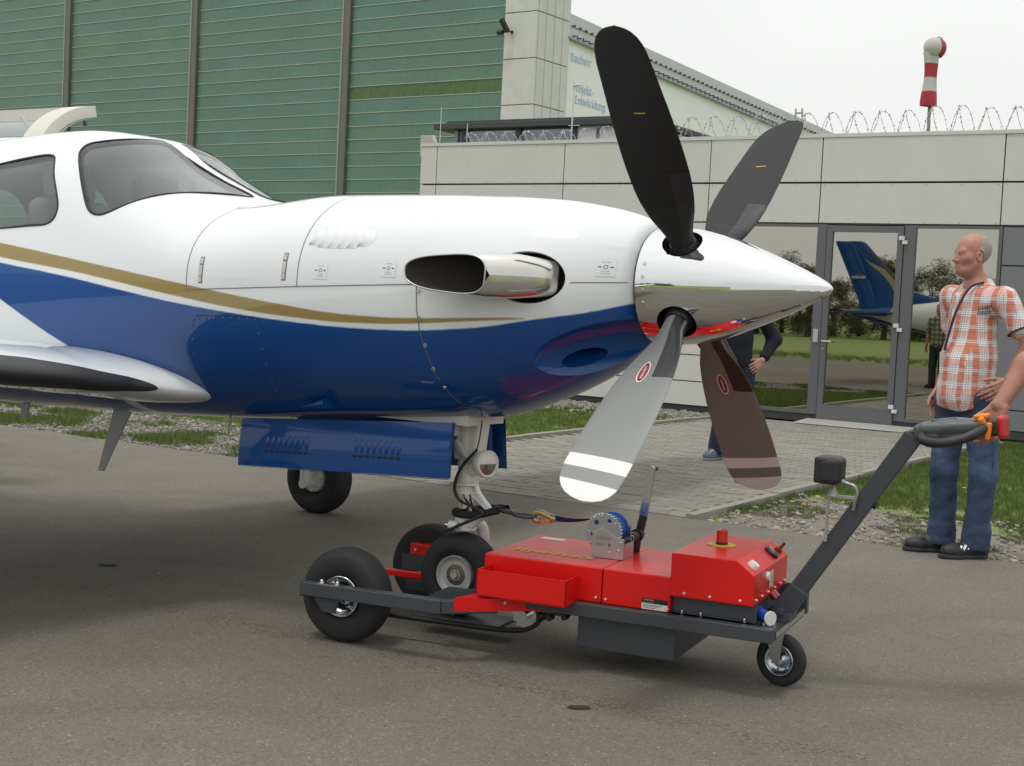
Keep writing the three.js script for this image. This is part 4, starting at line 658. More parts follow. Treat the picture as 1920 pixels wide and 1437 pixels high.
// ---- exhaust stacks
for (const s of [1, -1]) {
  const cl = new THREE.CatmullRomCurve3([V(-.455, 1.445, .20), V(-.465, 1.446, .34), V(-.515, 1.447, .44), V(-.58, 1.446, .492), V(-.74, 1.446, .562), V(-.90, 1.448, .632), V(-1.0, 1.449, .675)]);
  const zp = .562, sgp = (v, e) => Math.sign(v) * Math.pow(Math.abs(v), e);
  const frame = t => { const c = cl.getPoint(t), T = cl.getTangent(t), side = V(0, 1, 0).cross(T).normalize(); if (side.z < 0) side.negate(); const rt = .74 + .26 * clamp(t / .34), hh = (.080 - .036 * clamp((t - .52) / .40)) * rt, hw = .070 * rt; return { c, side, hh, hw }; };
  const pt = (t, an, k) => { const { c, side, hh, hw } = frame(t), a = sgp(Math.cos(an), .68) * hw * k, b = sgp(Math.sin(an), .68) * hh * k; return [c.x + side.x * a, c.y + b, (c.z + side.z * a) * s]; };
  const gap = t => { const { c, side, hw } = frame(t), q = (zp - c.z) / (hw * side.z); if (t < .45 || q >= 1) return 0; return q <= -1 ? Math.PI : Math.acos(sgp(clamp(q, -1, 1), 1 / .68)); };
  let tA = .45; while (gap(tA) === 0) tA += .002; let tB = tA; while (gap(tB) < 3.1 && tB < 1) tB += .002;
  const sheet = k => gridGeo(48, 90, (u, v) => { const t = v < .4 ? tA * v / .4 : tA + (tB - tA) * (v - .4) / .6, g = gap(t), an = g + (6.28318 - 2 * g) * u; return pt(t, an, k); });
  const m = mesh('exhaust_stack', sheet(1), std(lin(.66, .64, .61), .30, 1, { side: THREE.DoubleSide, roughnessMap: rep(grainTex, 2) }), AC);
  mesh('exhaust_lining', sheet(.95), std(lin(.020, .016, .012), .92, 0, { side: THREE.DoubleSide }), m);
  const rim = []; for (let i = 0; i <= 70; i++) { const t = tA + (tB - tA) * (i / 70); rim.push(V(...pt(t, gap(t), .985))); } for (let i = 69; i > 0; i--) { const t = tA + (tB - tA) * (i / 70); rim.push(V(...pt(t, -gap(t), .985))); }
  mesh('exhaust_rim', new THREE.TubeGeometry(new THREE.CatmullRomCurve3(rim, true), 220, .0036, 6, true), MAT.steel, m);
  
}
// ---- wings with root fairing and rubber boots
{
  const WS = [[.26, -1.99, 2.08, .22, .915], [.40, -2.02, 2.04, .22, .918], [.46, -2.045, 2.0, .22, .921], [.52, -2.08, 1.95, .216, .926], [.59, -2.12, 1.9, .212, .934], [.70, -2.16, 1.85, .206, .946], [.9, -2.18, 1.80, .20, .966], [1.5, -2.20, 1.72, .19, 1.022], [3.5, -2.30, 1.45, .175, 1.19], [6.2, -2.48, 1.0, .15, 1.415], [6.5, -2.58, .85, .12, 1.44]]; // z, leading edge, chord, thickness, height
  const ws = z => { let i = 0; while (i < WS.length - 2 && WS[i + 1][0] < z) i++; const t = clamp((z - WS[i][0]) / (WS[i + 1][0] - WS[i][0])); return [1, 2, 3, 4].map(k => { const y0 = WS[Math.max(i - 1, 0)][k], y1 = WS[i][k], y2 = WS[i + 1][k], y3 = WS[Math.min(i + 2, WS.length - 1)][k]; return i > 5 ? y1 + (y2 - y1) * t : y1 + .5 * t * ((y2 - y0) + t * (2 * y0 - 5 * y1 + 4 * y2 - y3 + t * (3 * (y1 - y2) + y3 - y0))); }); };
  const th = c => 5 * (.2969 * Math.sqrt(c) - .126 * c - .3516 * c * c + .2843 * c ** 3 - .1036 * c ** 4);
  const wp = (z, q, off = 0) => { const [le, ch, t, y] = ws(z), c = q * q, up = q >= 0 ? 1 : -1, k = th(c) * t * (up > 0 ? 1.12 : .82); return [le - c * ch + off * (1 - Math.min(1, c * 6)), y + up * (k + off * Math.min(1, c * 9 + .15)) + .03 * Math.sin(Math.min(1, c) * 2.6), z]; };
  const mir = (g, s) => { if (s > 0) return g; g.scale(1, 1, -1); const i = g.index.array; for (let k = 0; k < i.length; k += 3) { const t = i[k]; i[k] = i[k + 1]; i[k + 1] = t; } g.computeVertexNormals(); return g; };
  const zs = []; for (let i = 0; i <= 40; i++) zs.push(.26 + 1.04 * i / 40); for (let i = 1; i <= 30; i++) zs.push(1.3 + 5.2 * i / 30);
  for (const s of [1, -1]) {
    const W = mesh('wing', mir(gridGeo(70, zs.length - 1, (u, v) => wp(zs[Math.round(v * (zs.length - 1))], (u * 2 - 1))), s), whiteAC, AC);
    mesh('wing_tip', mir(gridGeo(30, 1, (u, v) => { const q = u, a = wp(6.5, q), b = wp(6.5, -q); return v ? a : b; }), s), whiteAC, W);
    // boot: starts on a rounded line beside the fairing
    mesh('deicing_boot', mir(gridGeo(36, 60, (u, v) => { const q = (u * 2 - 1) * .225, k = Math.abs(u * 2 - 1), z0 = .60 + .55 * Math.pow(k, 2.2), z = z0 + (6.3 - z0) * Math.pow(v, 1.8); return wp(z, q - .02, .0025); }), s), std(lin(.032, .032, .036), .40), W);
    const rv = []; for (let i = 0; i < 16; i++) { const z = .72 + i * .055, p = wp(z, -.30); rv.push(ball(.005, p[0], p[1] - .001, z * s, [1, .4, 1], 6, 4)); } mesh('wing_rivets', rv, MAT.steel, W);
    mesh('flap', mir(gridGeo(10, 6, (u, v) => { const z = .85 + 2.2 * v, [le, ch, t, y] = ws(z); return [le - ch * (.78 + .23 * u), y + .045 * (1 - u) - .012, z]; }), s), whiteAC, W);
  }
}
// ---- tail
{
  const slab = (pts, t0, t1) => { // fin planform pts: [x,y] polygon rows from root to tip [xl, xt, y]
    const P = pts; return gridGeo(24, P.length * 8 - 8, (u, v) => { const f = v * (P.length - 1), i = Math.min(Math.floor(f), P.length - 2), t = f - i, xl = P[i][0] + (P[i + 1][0] - P[i][0]) * t, xt = P[i][1] + (P[i + 1][1] - P[i][1]) * t, y = P[i][2] + (P[i + 1][2] - P[i][2]) * t, an = u * 6.2832, c = .5 - .5 * Math.cos(an), th = (t0 + (t1 - t0) * v) * Math.sin(an) * Math.sqrt(1 - c * .75); return [xl + (xt - xl) * c, y, th]; }); };
  const F = mesh('fin', hullUV(slab([[-5.6, -7.5, 1.55], [-6.05, -7.45, 1.87], [-6.72, -7.50, 2.06], [-7.66, -8.02, 3.03], [-7.74, -8.02, 3.06]], .055, .018)), liveryMat, AC);
  mesh('rudder', hullUV(slab([[-7.30, -7.62, 1.42], [-7.38, -7.78, 1.85], [-7.88, -8.34, 3.03], [-7.90, -8.33, 3.055]], .042, .013)), liveryMat, AC);
  mesh('fin_boot', gridGeo(10, 20, (u, v) => { const xl = -6.80 + (-7.62 + 6.80) * v, y = 2.13 + (2.97 - 2.13) * v, an = (u - .5) * 2; return [xl - .085 * an * an + .006, y + .004, .030 * Math.sin(an * 1.57) * (1 - .4 * v)]; }), std(lin(.06, .065, .06), .5, 0, { side: THREE.DoubleSide }), F);
  const stab = [[-6.75, -7.55, 1.53], [-7.25, -7.9, 1.53]];
  for (const s of [1, -1]) {
    mesh('tailplane', gridGeo(24, 12, (u, v) => { const an = u * 6.2832, c = .5 - .5 * Math.cos(an), xl = -6.85 - .45 * v, xt = -7.95 - .12 * v, y = 1.52, t = (.05 - .03 * v) * Math.sin(an) * Math.sqrt(1 - c * .75); return [xl + (xt - xl) * c, y + t, (.06 + 2.15 * v) * s]; }), std(new THREE.Color(blueC), .4, 0, { side: THREE.DoubleSide }), AC);
  }
  const mk = canvasTex(256, 96, (c) => { c.fillStyle = blueC; c.fillRect(0, 0, 256, 96); c.fillStyle = '#e8ecf2'; c.font = 'italic bold 50px serif'; c.fillText('Meridian', 30, 78); c.strokeStyle = '#b03040'; c.lineWidth = 7; c.beginPath(); c.arc(128, 120, 98, 3.9, 5.5); c.stroke(); });
  for (const s of [1, -1]) mesh('fin_mark', gridGeo(1, 1, (u, v) => { const U = s > 0 ? u : 1 - u; return [-7.92 + .36 * U, 2.22 + .15 * v + .0 * U, .045 * s]; }, s < 0), std(0xffffff, .5, 0, { map: mk }), F);
}
// ---- nose gear
function tyreGeo(R, w, rimR, groove = 0, seg = 72) { // squarish carcass with ribbed tread, about the z axis
  const b = w / 2, p = [[-b * .60, rimR]], N = 72;
  for (let i = 0; i <= N; i++) {
    const a = i / N * 2 - 1, ph = a * 1.571, z = b * Math.sign(a) * Math.pow(Math.abs(Math.sin(ph)), .78), k = Math.pow(Math.max(0, Math.cos(ph)), .62), r0 = rimR + (R - rimR) * .42; let r = r0 + (R - r0) * k;
    if (groove) for (const g of [0, .30, -.30, .56, -.56]) { const d = Math.abs(z / b - g); if (d < .045) r -= groove; }
    if (Math.abs(z / b) > .90 && k > .15) r -= .0;
    p.push([z, r]);
  }
  for (let i = 1; i <= 8; i++) { const t = i / 8; p.push([b * (1 - .40 * t * t), rimR + (R - rimR) * .42 * (1 - t)]); }
  for (let i = 8; i >= 1; i--) { const t = i / 8; p.splice(1, 0, [-b * (1 - .40 * (1 - (8 - i) / 8) ** 2 * 0 - .40 * t * t), rimR + (R - rimR) * .42 * (1 - t)]); }
  const left = p.filter(q => q[0] < 0 && q[1] < rimR + (R - rimR) * .42 - 1e-9).sort((q, r) => q[1] - r[1]), rest = p.filter(q => !(q[0] < 0 && q[1] < rimR + (R - rimR) * .42 - 1e-9));
  return toCreasedNormals(latheZ([...left, ...rest], seg), .7);
}
{
  const G = new THREE.Group(); G.name = 'nose_gear'; AC.add(G); const x = -.975, w = std(lin(.70, .70, .66), .45), wsh = std(lin(.58, .57, .53), .5);
  mesh('trunnion', [place(extrude([[-.075, .89], [.065, .89], [.058, .855], [.043, .72], [-.043, .72], [-.052, .80], [-.074, .86]], .075, .006).translate(0, 0, -.045), [x, 0, 0]), rbox(.05, .05, .12, .01, x - .055, .83, .04)], w, G);
  mesh('actuator_block', rbox(.048, .045, .05, .006, x - .056, .815, .065), std(lin(.10, .09, .075), .5, .4), G);
  mesh('strut_cylinder', [rod([x, .86, 0], [x, .60, 0], .041, .041, 28), rod([x, .635, 0], [x, .578, 0], .047, .047, 28), rod([x, .70, 0], [x, .694, 0], .0445, .0445, 28), rod([x, .66, 0], [x, .655, 0], .0445, .0445, 28)], w, G);
  mesh('strut_gusset', place(extrude([[0, 0], [.07, -.075], [.0, -.03]], .02, .003), [x - .02, .79, .045]), wsh, G);
  mesh('strut_clamp', [tube([[x - .05, .612, .03], [x - .05, .612, .052], [x + .05, .618, .052], [x + .06, .618, .02]], .0055, 20, 6)], w, G);
  mesh('chrome_piston', rod([x, .60, 0], [x - .004, .44, 0], .030, .030, 24), MAT.chrome, G);
  mesh('nose_fork', [rod([x, .48, 0], [x, .43, 0], .042, .046, 20), tube([[x, .455, -.02], [x + .03, .44, -.07], [x + .035, .38, -.085], [x - .0, .247, -.088]], .024, 24, 10)], w, G);
  const link = (o) => extrude(o, .018, .003).translate(0, 0, -.009);
  mesh('torque_link', [place(extrude([[.0, .615], [.055, .622], [.075, .585], [.138, .525], [.130, .512], [.03, .585]], .016, .003, [[[.02, .608], [.052, .612], [.063, .59], [.04, .592]], [[.05, .584], [.068, .583], [.1, .55], [.08, .556]]]).translate(0, 0, .012), [x, 0, 0]), place(extrude([[.0, .455], [.05, .445], [.138, .520], [.130, .530], [.06, .487], [.0, .475]], .016, .003).translate(0, 0, .012), [x, 0, 0]), rod([x + .133, .52, -.02], [x + .133, .52, .045], .010), rod([x - .04, .447, .05], [x + .0, .447, .05], .020, .020, 14)], w, G);
  mesh('link_bolts', [rod([x + .133, .52, .03], [x + .133, .52, .05], .013), rod([x - .055, .447, .058], [x - .02, .447, .058], .011), rod([x - .005, .447, .055], [x + .012, .447, .055], .013)], MAT.bolt, G);
  // landing light
  const L = mesh('landing_light', place(latheX([[-.055, 0], [-.053, .026], [-.035, .045], [-.005, .054], [.014, .055], [.018, .050], [.012, .046], [.010, 0]], 40), [x + .105, .708, .03], [0, -.28, .04]), w, G);
  mesh('light_lens', place(new THREE.SphereGeometry(.0445, 30, 10, 0, Math.PI, 0, 1.571).rotateX(Math.PI / 2).scale(1, 1, .22).rotateY(Math.PI / 2), [x + .1135, .706, .0325], [0, -.28, .04]), phy(lin(.20, .20, .20), .15, { metalness: .6, clearcoat: 1, side: THREE.DoubleSide }), L);
  mesh('light_hood', place(new THREE.SphereGeometry(.047, 30, 10, Math.PI, Math.PI, 0, 1.571).rotateX(Math.PI / 2).scale(1, 1, .3).rotateY(Math.PI / 2), [x + .1135, .709, .0325], [0, -.28, .04]), w, L);
  mesh('light_bracket', rbox(.07, .085, .045, .010, x + .055, .70, .02), w, L);
  mesh('brake_hose', [tube([[x + .085, .765, .07], [x + .03, .70, .08], [x - .005, .64, .075], [x - .012, .59, .07], [x + .01, .555, .065], [x + .07, .535, .06], [x + .128, .515, .06]], .0065, 50, 8), tube([[x + .128, .515, .06], [x + .09, .49, .075], [x + .03, .46, .08], [x - .03, .432, .08], [x - .075, .435, .07]], .0065, 40, 8), tube([[x + .085, .765, .07], [x + .09, .82, .06], [x + .09, .88, .05]], .003, 20, 6)], MAT.darkPlastic, G);
  const Wn = mesh('nose_wheel', place(tyreGeo(.168, .128, .080, .003), [x - .012, .2465, 0], [0, .12, 0]), MAT.blackRubber, G);
  mesh('wheel_hub', place(merge([latheZ([[.030, 0], [.030, .03], [.042, .034], [.046, .05], [.040, .06], [.048, .070], [.062, .076], [.062, .080], [-.062, .080], [-.062, .0]], 40), rod([0, 0, .03], [0, 0, .062], .013, .013, 8), rod([0, 0, .03], [0, 0, .05], .022, .022, 12)]), [x - .012, .2465, 0], [0, .12, 0]), std(lin(.46, .47, .46), .45, .3), G); mesh('hub_cap', place(merge([latheZ([[.050, 0], [.050, .018], [.047, .030], [.044, .044], [.040, .05]], 32)]), [x - .012, .2465, 0], [0, .12, 0]), std(lin(.12, .10, .07), .5, .3), G);
  // doors: starboard one hangs open beside the leg, port one behind
  const doorSide = (z, out) => { const D = mesh('gear_door', gridGeo(30, 10, (u, v) => { const X = -2.02 + 1.10 * u, top = .80 + .075 * u, bot = .598 + .06 * u; const t = v; return [X, top + (bot - top) * t, z + out * (.012 * t + .008 * Math.sin(t * 2.4))]; }), bluePaint, AC); return D; };
  const D1 = doorSide(.205, 1);
  mesh('door_edge', [gridGeo(30, 1, (u, v) => { const X = -2.02 + 1.10 * u; return [X, .598 + .06 * u - .004, .205 + .017 - .022 * v]; }), gridGeo(1, 10, (u, v) => { const top = .875, bot = .658; return [-.92, top + (bot - top) * v, .205 + .012 * v + .008 * Math.sin(v * 2.4) - .02 * u]; }), gridGeo(30, 10, (u, v) => { const X = -2.02 + 1.10 * u, top = .80 + .075 * u, bot = .598 + .06 * u; return [X, top + (bot - top) * v, .183 + (.012 * v + .008 * Math.sin(v * 2.4))]; }, true)], bluePaint, D1);
  for (const gx of [-1.86, -1.38]) for (let k = 0; k < 8; k++) { const X = gx + k * .031; mesh('door_louvre', place(new THREE.SphereGeometry(1, 14, 8, 0, 6.283, 0, 1.571), [X, .735 + .062 * (X + 1.5) * .9, .214], [1.45, 0, .18], [.012, .011, .030]), bluePaint, D1); mesh('louvre_mouth', place(new THREE.SphereGeometry(1, 10, 8), [X - .003, .695 + .062 * (X + 1.5) * .9, .2225], [0, 0, 0], [.011, .006, .003]), MAT.darkPlastic, D1); }
  const D2 = mesh('gear_door', gridGeo(30, 10, (u, v) => { const X = -2.065 + 1.13 * u, top = .80 + .07 * u, bot = .60 + .062 * u; return [X, top + (bot - top) * v, -.20 - .03 * v]; }), bluePaint, AC);
  mesh('door_rib', [tube([[-1.0, .84, -.175], [-1.0, .70, -.185]], .018, 8, 10), tube([[-1.0, .84, -.15], [-1.0, .74, -.15]], .004, 8, 6)], bluePaint, D2);
  mesh('wheel_well', spanBox(-2.0, -.9, .86, .95, -.13, .13), voidMat, AC);
}
// ---- main gear
for (const s of [1, -1]) {
  const G = new THREE.Group(); G.name = 'main_gear'; AC.add(G); const x = -3.40, z = 1.96 * s, w = std(lin(.66, .66, .63), .45);
  mesh('main_strut', [rod([x, 1.02, z - .02 * s], [x, .55, z - .13 * s], .055, .05, 18), rod([x, .56, z - .13 * s], [x, .20, z - .13 * s], .034, .034, 16), rod([x, .19, z - .16 * s], [x, .19, z], .028, .028, 14)], w, G);
  const wh = mesh('main_wheel', place(tyreGeo(.222, .165, .095, .004), [x, .218, z]), MAT.blackRubber, G);
  mesh('brake_and_hub', place(merge([latheZ([[-.075 * s, 0], [-.075 * s, .04], [-.06 * s, .075], [-.06 * s, .088], [.06 * s, .094], [.06 * s, 0]], 32), rbox(.07, .09, .04, .01, -.02, .03, -.088 * s), ...Array.from({ length: 8 }, (_, k) => rod([.07 * Math.cos(k * .785), .07 * Math.sin(k * .785), -.055 * s], [.07 * Math.cos(k * .785), .07 * Math.sin(k * .785), -.075 * s], .008, .008, 6)), rod([-.03, 0, -.10 * s], [-.03, 0, -.05 * s], .034, .034, 16)]), [x, .218, z]), w, wh);
  mesh('gear_leg_door', rbox(.34, .42, .015, .006, x - .05, .66, z + .10 * s, [.12 * s, 0, 0]), whiteAC, G);
}
// ------------------------------------------------------------------ electric tow tug (x towards the handle, z to the near side)
const TUG = thing('aircraft_tug', 'red and grey electric aircraft tug cradling the nose wheel, with winch and tiller', 'tug', [-.428, 0, -5.708], -.416);
{
  const redTex = dataTex(256, 256, (u, v) => { const n = 128 + 40 * tileNoise(u, v, 6, 77, 4) + (rnd() - .5) * 24; return [n, n, n]; }, false);
  const red = phy(lin(.66, .005, .003), .40, { specularIntensity: .6, clearcoat: .35, clearcoatRoughness: .12, bumpMap: rep(redTex, 2), bumpScale: .0004, side: THREE.DoubleSide });
  const grey = phy(lin(.046, .052, .062), .42, { bumpMap: rep(grainTex, 10), bumpScale: .0006, side: THREE.DoubleSide });
  const yellow = std(lin(.62, .42, .02), .5), white = std(lin(.68, .68, .66), .5), black = std(lin(.012, .012, .013), .45);
  const T = TUG; const bolt = (p, n = [0, 0, 1], r = .006, l = .006) => [rod(p, [p[0] + n[0] * l, p[1] + n[1] * l, p[2] + n[2] * l], r, r, 6), ball(r * .75, p[0] + n[0] * l, p[1] + n[1] * l, p[2] + n[2] * l, [1, 1, 1], 8, 6)];
  // wheels
  for (const s of [1, -1]) {
    const W = mesh('drive_wheel', place(tyreGeo(.185, .128, .078, .004, 80), [-.03, .183, .365 * s]), MAT.blackRubber, T);
    mesh('wheel_rim', place(merge([latheZ([[.052 * s, .0805], [.060 * s, .0805], [.060 * s, .074], [.02 * s, .068], [.012 * s, .03], [.03 * s, .024], [.03 * s, .0], [-.055 * s, 0], [-.055 * s, .0805], [.05 * s, .0805]], 44), ...Array.from({ length: 5 }, (_, k) => rod([.045 * Math.cos(k * 1.257), .045 * Math.sin(k * 1.257), .012 * s], [.045 * Math.cos(k * 1.257), .045 * Math.sin(k * 1.257), .026 * s], .007, .007, 6))]), [-.03, .183, .365 * s]), MAT.zinc, W);
  }
  // fork arms outside the wheels, bending in to the body
  for (const s of [1, -1]) {
    const A = mesh('fork_arm', [bar([-.175, .208, .462 * s], [.435, .213, .462 * s], .045, .052, .004), bar([.425, .213, .462 * s], [.60, .215, .335 * s], .045, .050, .004), place(extrude([[-.13, .182], [-.01, .182], [-.035, .125], [-.085, .125]], .012, .002), [0, 0, s > 0 ? .448 : -.46]), spanBox(-.176, -.168, .178, .236, (s > 0 ? .44 : -.484), (s > 0 ? .484 : -.44))], grey, T);
    mesh('axle_bolts', [...bolt([-.09, .234, .462 * s], [0, 1, 0], .010, .01), ...bolt([-.02, .234, .462 * s], [0, 1, 0], .010, .01), box(.09, .004, .04, -.055, .236, .462 * s)], MAT.bolt, A);
    mesh('wheel_axle', rod([-.03, .183, .30 * s], [-.03, .183, .46 * s], .016), MAT.steel, A);
    // red gusset between arm and body
    mesh('arm_gusset', [place(extrude([[.50, .425 * s], [.70, .275 * s], [.95, .272 * s], [.95, .262 * s], [.52, .262 * s], [.475, .44 * s]], .004, .001).rotateX(Math.PI / 2), [0, .248, 0]), bar([.475, .223, .452 * s], [.72, .226, .285 * s], .006, .048), bar([.72, .226, .285 * s], [.95, .236, .268 * s], .006, .045)], red, T);
    mesh('cradle_side', [place(extrude([[.26, .19], [.36, .245], [.52, .25], [.52, .17], [.30, .165]], .008, .001), [0, 0, s > 0 ? .262 : -.27]), bar([.30, .18, .262 * s], [.45, .185, .40 * s], .004, .03)], grey, T);
  }
  mesh('cradle_bar', [spanBox(-.10, .30, .186, .210, -.080, -.045, .003)], red, T);
  mesh('cradle_beam', [spanBox(-.06, .30, .110, .150, -.20, -.17, .003)], grey, T);
  mesh('cradle_floor', [spanBox(.14, .50, .060, .074, -.09, .09, .003)], grey, T);
  mesh('far_guard', [spanBox(-.085, .10, .245, .292, -.33, -.245, .004)], red, T); mesh('guard_plate', [spanBox(-.125, .12, .175, .246, -.262, -.252)], grey, T); mesh('guard_screw', bolt([-.055, .268, -.243], [0, 0, 1], .007, .005), MAT.bolt, T);
  // body
  const deck = mesh('deck_cover', [spanBox(.505, .9835, .262, .394, -.263, .263, .006), spanBox(.9865, 1.247, .262, .394, -.263, .263, .006)], red, T);
  mesh('deck_nose', [spanBox(.495, .53, .30, .345, -.2, .2, .004)], red, T);
  const tb = mesh('tool_tray', [spanBox(.534, .893, .256, .355, .384, .389), spanBox(.534, .539, .256, .355, .263, .389), spanBox(.888, .893, .256, .355, .263, .389), spanBox(.534, .893, .256, .261, .263, .389)], red, T);
  mesh('deck_bolts', [...bolt([.965, .283, .263], [0, 0, 1], .0055, .004), ...bolt([1.003, .281, .263], [0, 0, 1], .0055, .004), ...bolt([1.24, .276, .263], [0, 0, 1], .0055, .004), ...bolt([.64, .236, .355], [.5, 0, 1], .006, .004)], std(lin(.75, .6, .58), .35, .5), deck);
  const con = mesh('control_console', place(toCreasedNormals(clean(extrude([[1.249, .329], [1.249, .479], [1.484, .479], [1.546, .433], [1.546, .329]], .518, .004).translate(0, 0, -.259)), .3), [0, 0, 0]), red, T);
  mesh('console_bolts', [...[1.30, 1.395, 1.505].flatMap(x => bolt([x, .342, .263], [0, 0, 1], .0055, .004)), ...[.22, .13, .04, -.06, -.15, -.22].flatMap(z => bolt([1.55, .342, z], [1, 0, 0], .0055, .004))], std(lin(.8, .65, .62), .35, .5), con);
  // frame
  mesh('frame_rail', [spanBox(.62, 1.635, .212, .262, .262, .302, .004)], grey, T); mesh('frame_rail', [spanBox(.62, 1.635, .212, .262, -.302, -.262, .004), spanBox(1.60, 1.635, .262, .315, -.302, -.262, .003), spanBox(1.45, 1.635, .262, .32, -.300, -.292, .002)], grey, T);
  mesh('frame_skirt', [spanBox(1.25, 1.56, .262, .329, .225, .232), spanBox(1.25, 1.56, .262, .329, -.232, -.225), spanBox(1.53, 1.538, .262, .329, -.225, .225)], grey, T);
  const rear = mesh('rear_plate', [spanBox(1.25, 1.625, .225, .240, -.262, .262, .002), spanBox(1.618, 1.626, .205, .240, -.262, .262)], grey, T);
  mesh('rear_edge_strip', spanBox(1.627, 1.631, .215, .238, -.26, .22), MAT.zinc, rear);
  mesh('frame_bolts', [...[1.29, 1.36, 1.52].flatMap(x => bolt([x, .262, .245], [0, 1, 0], .006, .012)), ...bolt([1.585, .24, .10], [0, 1, 0], .012, .022), ...bolt([1.60, .24, .13], [0, 1, 0], .008, .012), ...bolt([1.565, .24, .15], [0, 1, 0], .009, .016)], MAT.bolt, rear);
  mesh('battery_box', [spanBox(.892, 1.268, .084, .212, -.245, .245, .004), spanBox(1.262, 1.272, .205, .214, -.245, .245)], grey, T);
  mesh('belly_bracket', [spanBox(1.40, 1.44, .19, .214, .1, .2)], grey, T);
  // drive sprocket and chain below the body
  const sp = mesh('drive_sprocket', [rod([.665, .165, .19], [.665, .165, .205], .05, .05, 28), ...Array.from({ length: 14 }, (_, k) => box(.012, .012, .012, .665 + .053 * Math.cos(k * .449), .165 + .053 * Math.sin(k * .449), .198)), rod([.665, .165, .20], [.665, .165, .235], .018, .018, 12)], MAT.zinc, T);
  mesh('drive_chain', [tube([[-.03, .098, .25], [.3, .095, .23], [.66, .108, .2], [.715, .15, .2], [.69, .21, .2], [.60, .225, .21], [.3, .205, .23]], .011, 90, 6)], std(lin(.03, .028, .025), .55, .5), T);
  mesh('underside_motor', [rod([.66, .17, -.1], [.66, .17, .17], .055, .055, 20), spanBox(.60, .95, .20, .255, -.22, .22), spanBox(.78, .86, .195, .215, .22, .27), rod([.79, .185, .25], [.79, .185, .285], .012, .012, 8), rod([.85, .195, .25], [.85, .195, .285], .012, .012, 8)], black, T);
  // caster
  const cs = mesh('caster_wheel', place(tyreGeo(.097, .042, .056, 0, 56), [1.612, .0965, .025], [0, -.25, 0]), MAT.blackRubber, T);
  mesh('caster_rim', place(merge([latheZ([[.020, .0575], [.024, .0575], [.024, .052], [.006, .046], [.004, .020], [.014, .018], [.018, .0], [-.02, 0], [-.02, .0575], [.02, .0575]], 40), ...Array.from({ length: 7 }, (_, k) => rod([.035 * Math.cos(k * .9), .035 * Math.sin(k * .9), .004], [.035 * Math.cos(k * .9), .035 * Math.sin(k * .9), .010], .0045, .0045, 8))]), [1.612, .0965, .025], [0, -.25, 0]), std(lin(.55, .62, .70), .24, 1), cs);
  mesh('caster_fork', [place(extrude([[-.036, .098], [.030, .098], [.016, .0], [-.004, -.010], [-.020, .012]], .004, .001), [1.595, .0965, .052], [0, -.25, 0]), place(extrude([[-.036, .098], [.030, .098], [.016, .0], [-.004, -.010], [-.020, .012]], .004, .001), [1.585, .0965, -.012], [0, -.25, 0]), spanBox(1.55, 1.625, .19, .204, -.03, .07), rod([1.60, .0965, -.02], [1.618, .0965, .064], .008)], MAT.zinc, T);
  // console fittings
  mesh('emergency_stop', [rod([1.352, .482, -.02], [1.352, .538, -.02], .0215, .0205, 24), ball(.0205, 1.352, .538, -.02, [1, .3, 1])], phy(lin(.55, .015, .008), .35, { clearcoat: .5 }), T);
  mesh('stop_plate', rod([1.352, .4835, -.02], [1.352, .4865, -.02], .054, .054, 36), yellow, T); mesh('stop_collar', rod([1.352, .486, -.02], [1.352, .496, -.02], .0228, .0228, 24), black, T);
  const sl = (t, z, o = 0) => [1.484 + .062 * t + .6 * o, .479 - .046 * t + .8 * o, z];
  const slRot = [0, 0, -.637];
  mesh('gauge', [place(rod([0, 0, 0], [0, .010, 0], .031, .029, 28), sl(.52, -.115, .004), slRot)], black, con); mesh('gauge_face', [place(rod([0, 0, 0], [0, .011, 0], .022, .022, 24), sl(.52, -.115, .005), slRot)], std(lin(.16, .1, .09), .15), con);
  mesh('key_switch', [place(rod([0, 0, 0], [0, .012, 0], .016, .015, 20), sl(.6, -.205, .004), slRot), place(box(.012, .03, .006), sl(.6, -.205, .03), [0, .4, -.637])], std(lin(.25, .02, .02), .35), con);
  mesh('fuse_label', [place(box(.02, .004, .02), sl(.35, -.165, .004), slRot)], white, con);
  mesh('signal_button', [place(rod([0, 0, 0], [0, .016, 0], .022, .018, 24), sl(.6, .185, .004), slRot)], white, con);
  mesh('signal_button', [rod([1.549, .405, .07], [1.562, .405, .07], .016, .016, 20)], white, con);
  const plateTex = canvasTex(128, 160, (c) => { c.fillStyle = '#c9c7ba'; c.fillRect(0, 0, 128, 160); c.fillStyle = '#777'; for (let i = 0; i < 7; i++) c.fillRect(14, 18 + i * 20, 60 + (i * 37) % 40, 7); });
  mesh('rating_plate', gridGeo(1, 1, (u, v) => [1.5525, .355 + .062 * v, .035 - .062 * u]), std(0xffffff, .45, 0, { map: plateTex }), con);
  mesh('charging_plug', [rod([1.555, .285, .175], [1.60, .283, .21], .022, .022, 18), rod([1.55, .285, .165], [1.556, .285, .176], .027, .027, 18)], std(lin(.01, .06, .33), .4), T); mesh('plug_flap', [rod([1.602, .283, .212], [1.608, .283, .216], .026, .026, 18)], white, T);
  mesh('rear_lamp', [rod([1.55, .33, -.02], [1.57, .31, -.02], .018, .018, 14)], phy(lin(.35, .01, .01), .2, { clearcoat: 1 }), T);
  // lettering and stickers
  const fontS = await new FontLoader().loadAsync('fonts/droid/droid_serif_bold.typeface.json');
  const tg = new TextGeometry('Flyer-Truck', { font: fontS, size: .05, depth: .0008, curveSegments: 3 }); tg.computeBoundingBox(); const k = .335 / (tg.boundingBox.max.x); tg.scale(k, 1, 1); tg.rotateX(-Math.PI / 2);
  mesh('deck_lettering', tg.translate(.562, .3962, .135), yellow, deck);
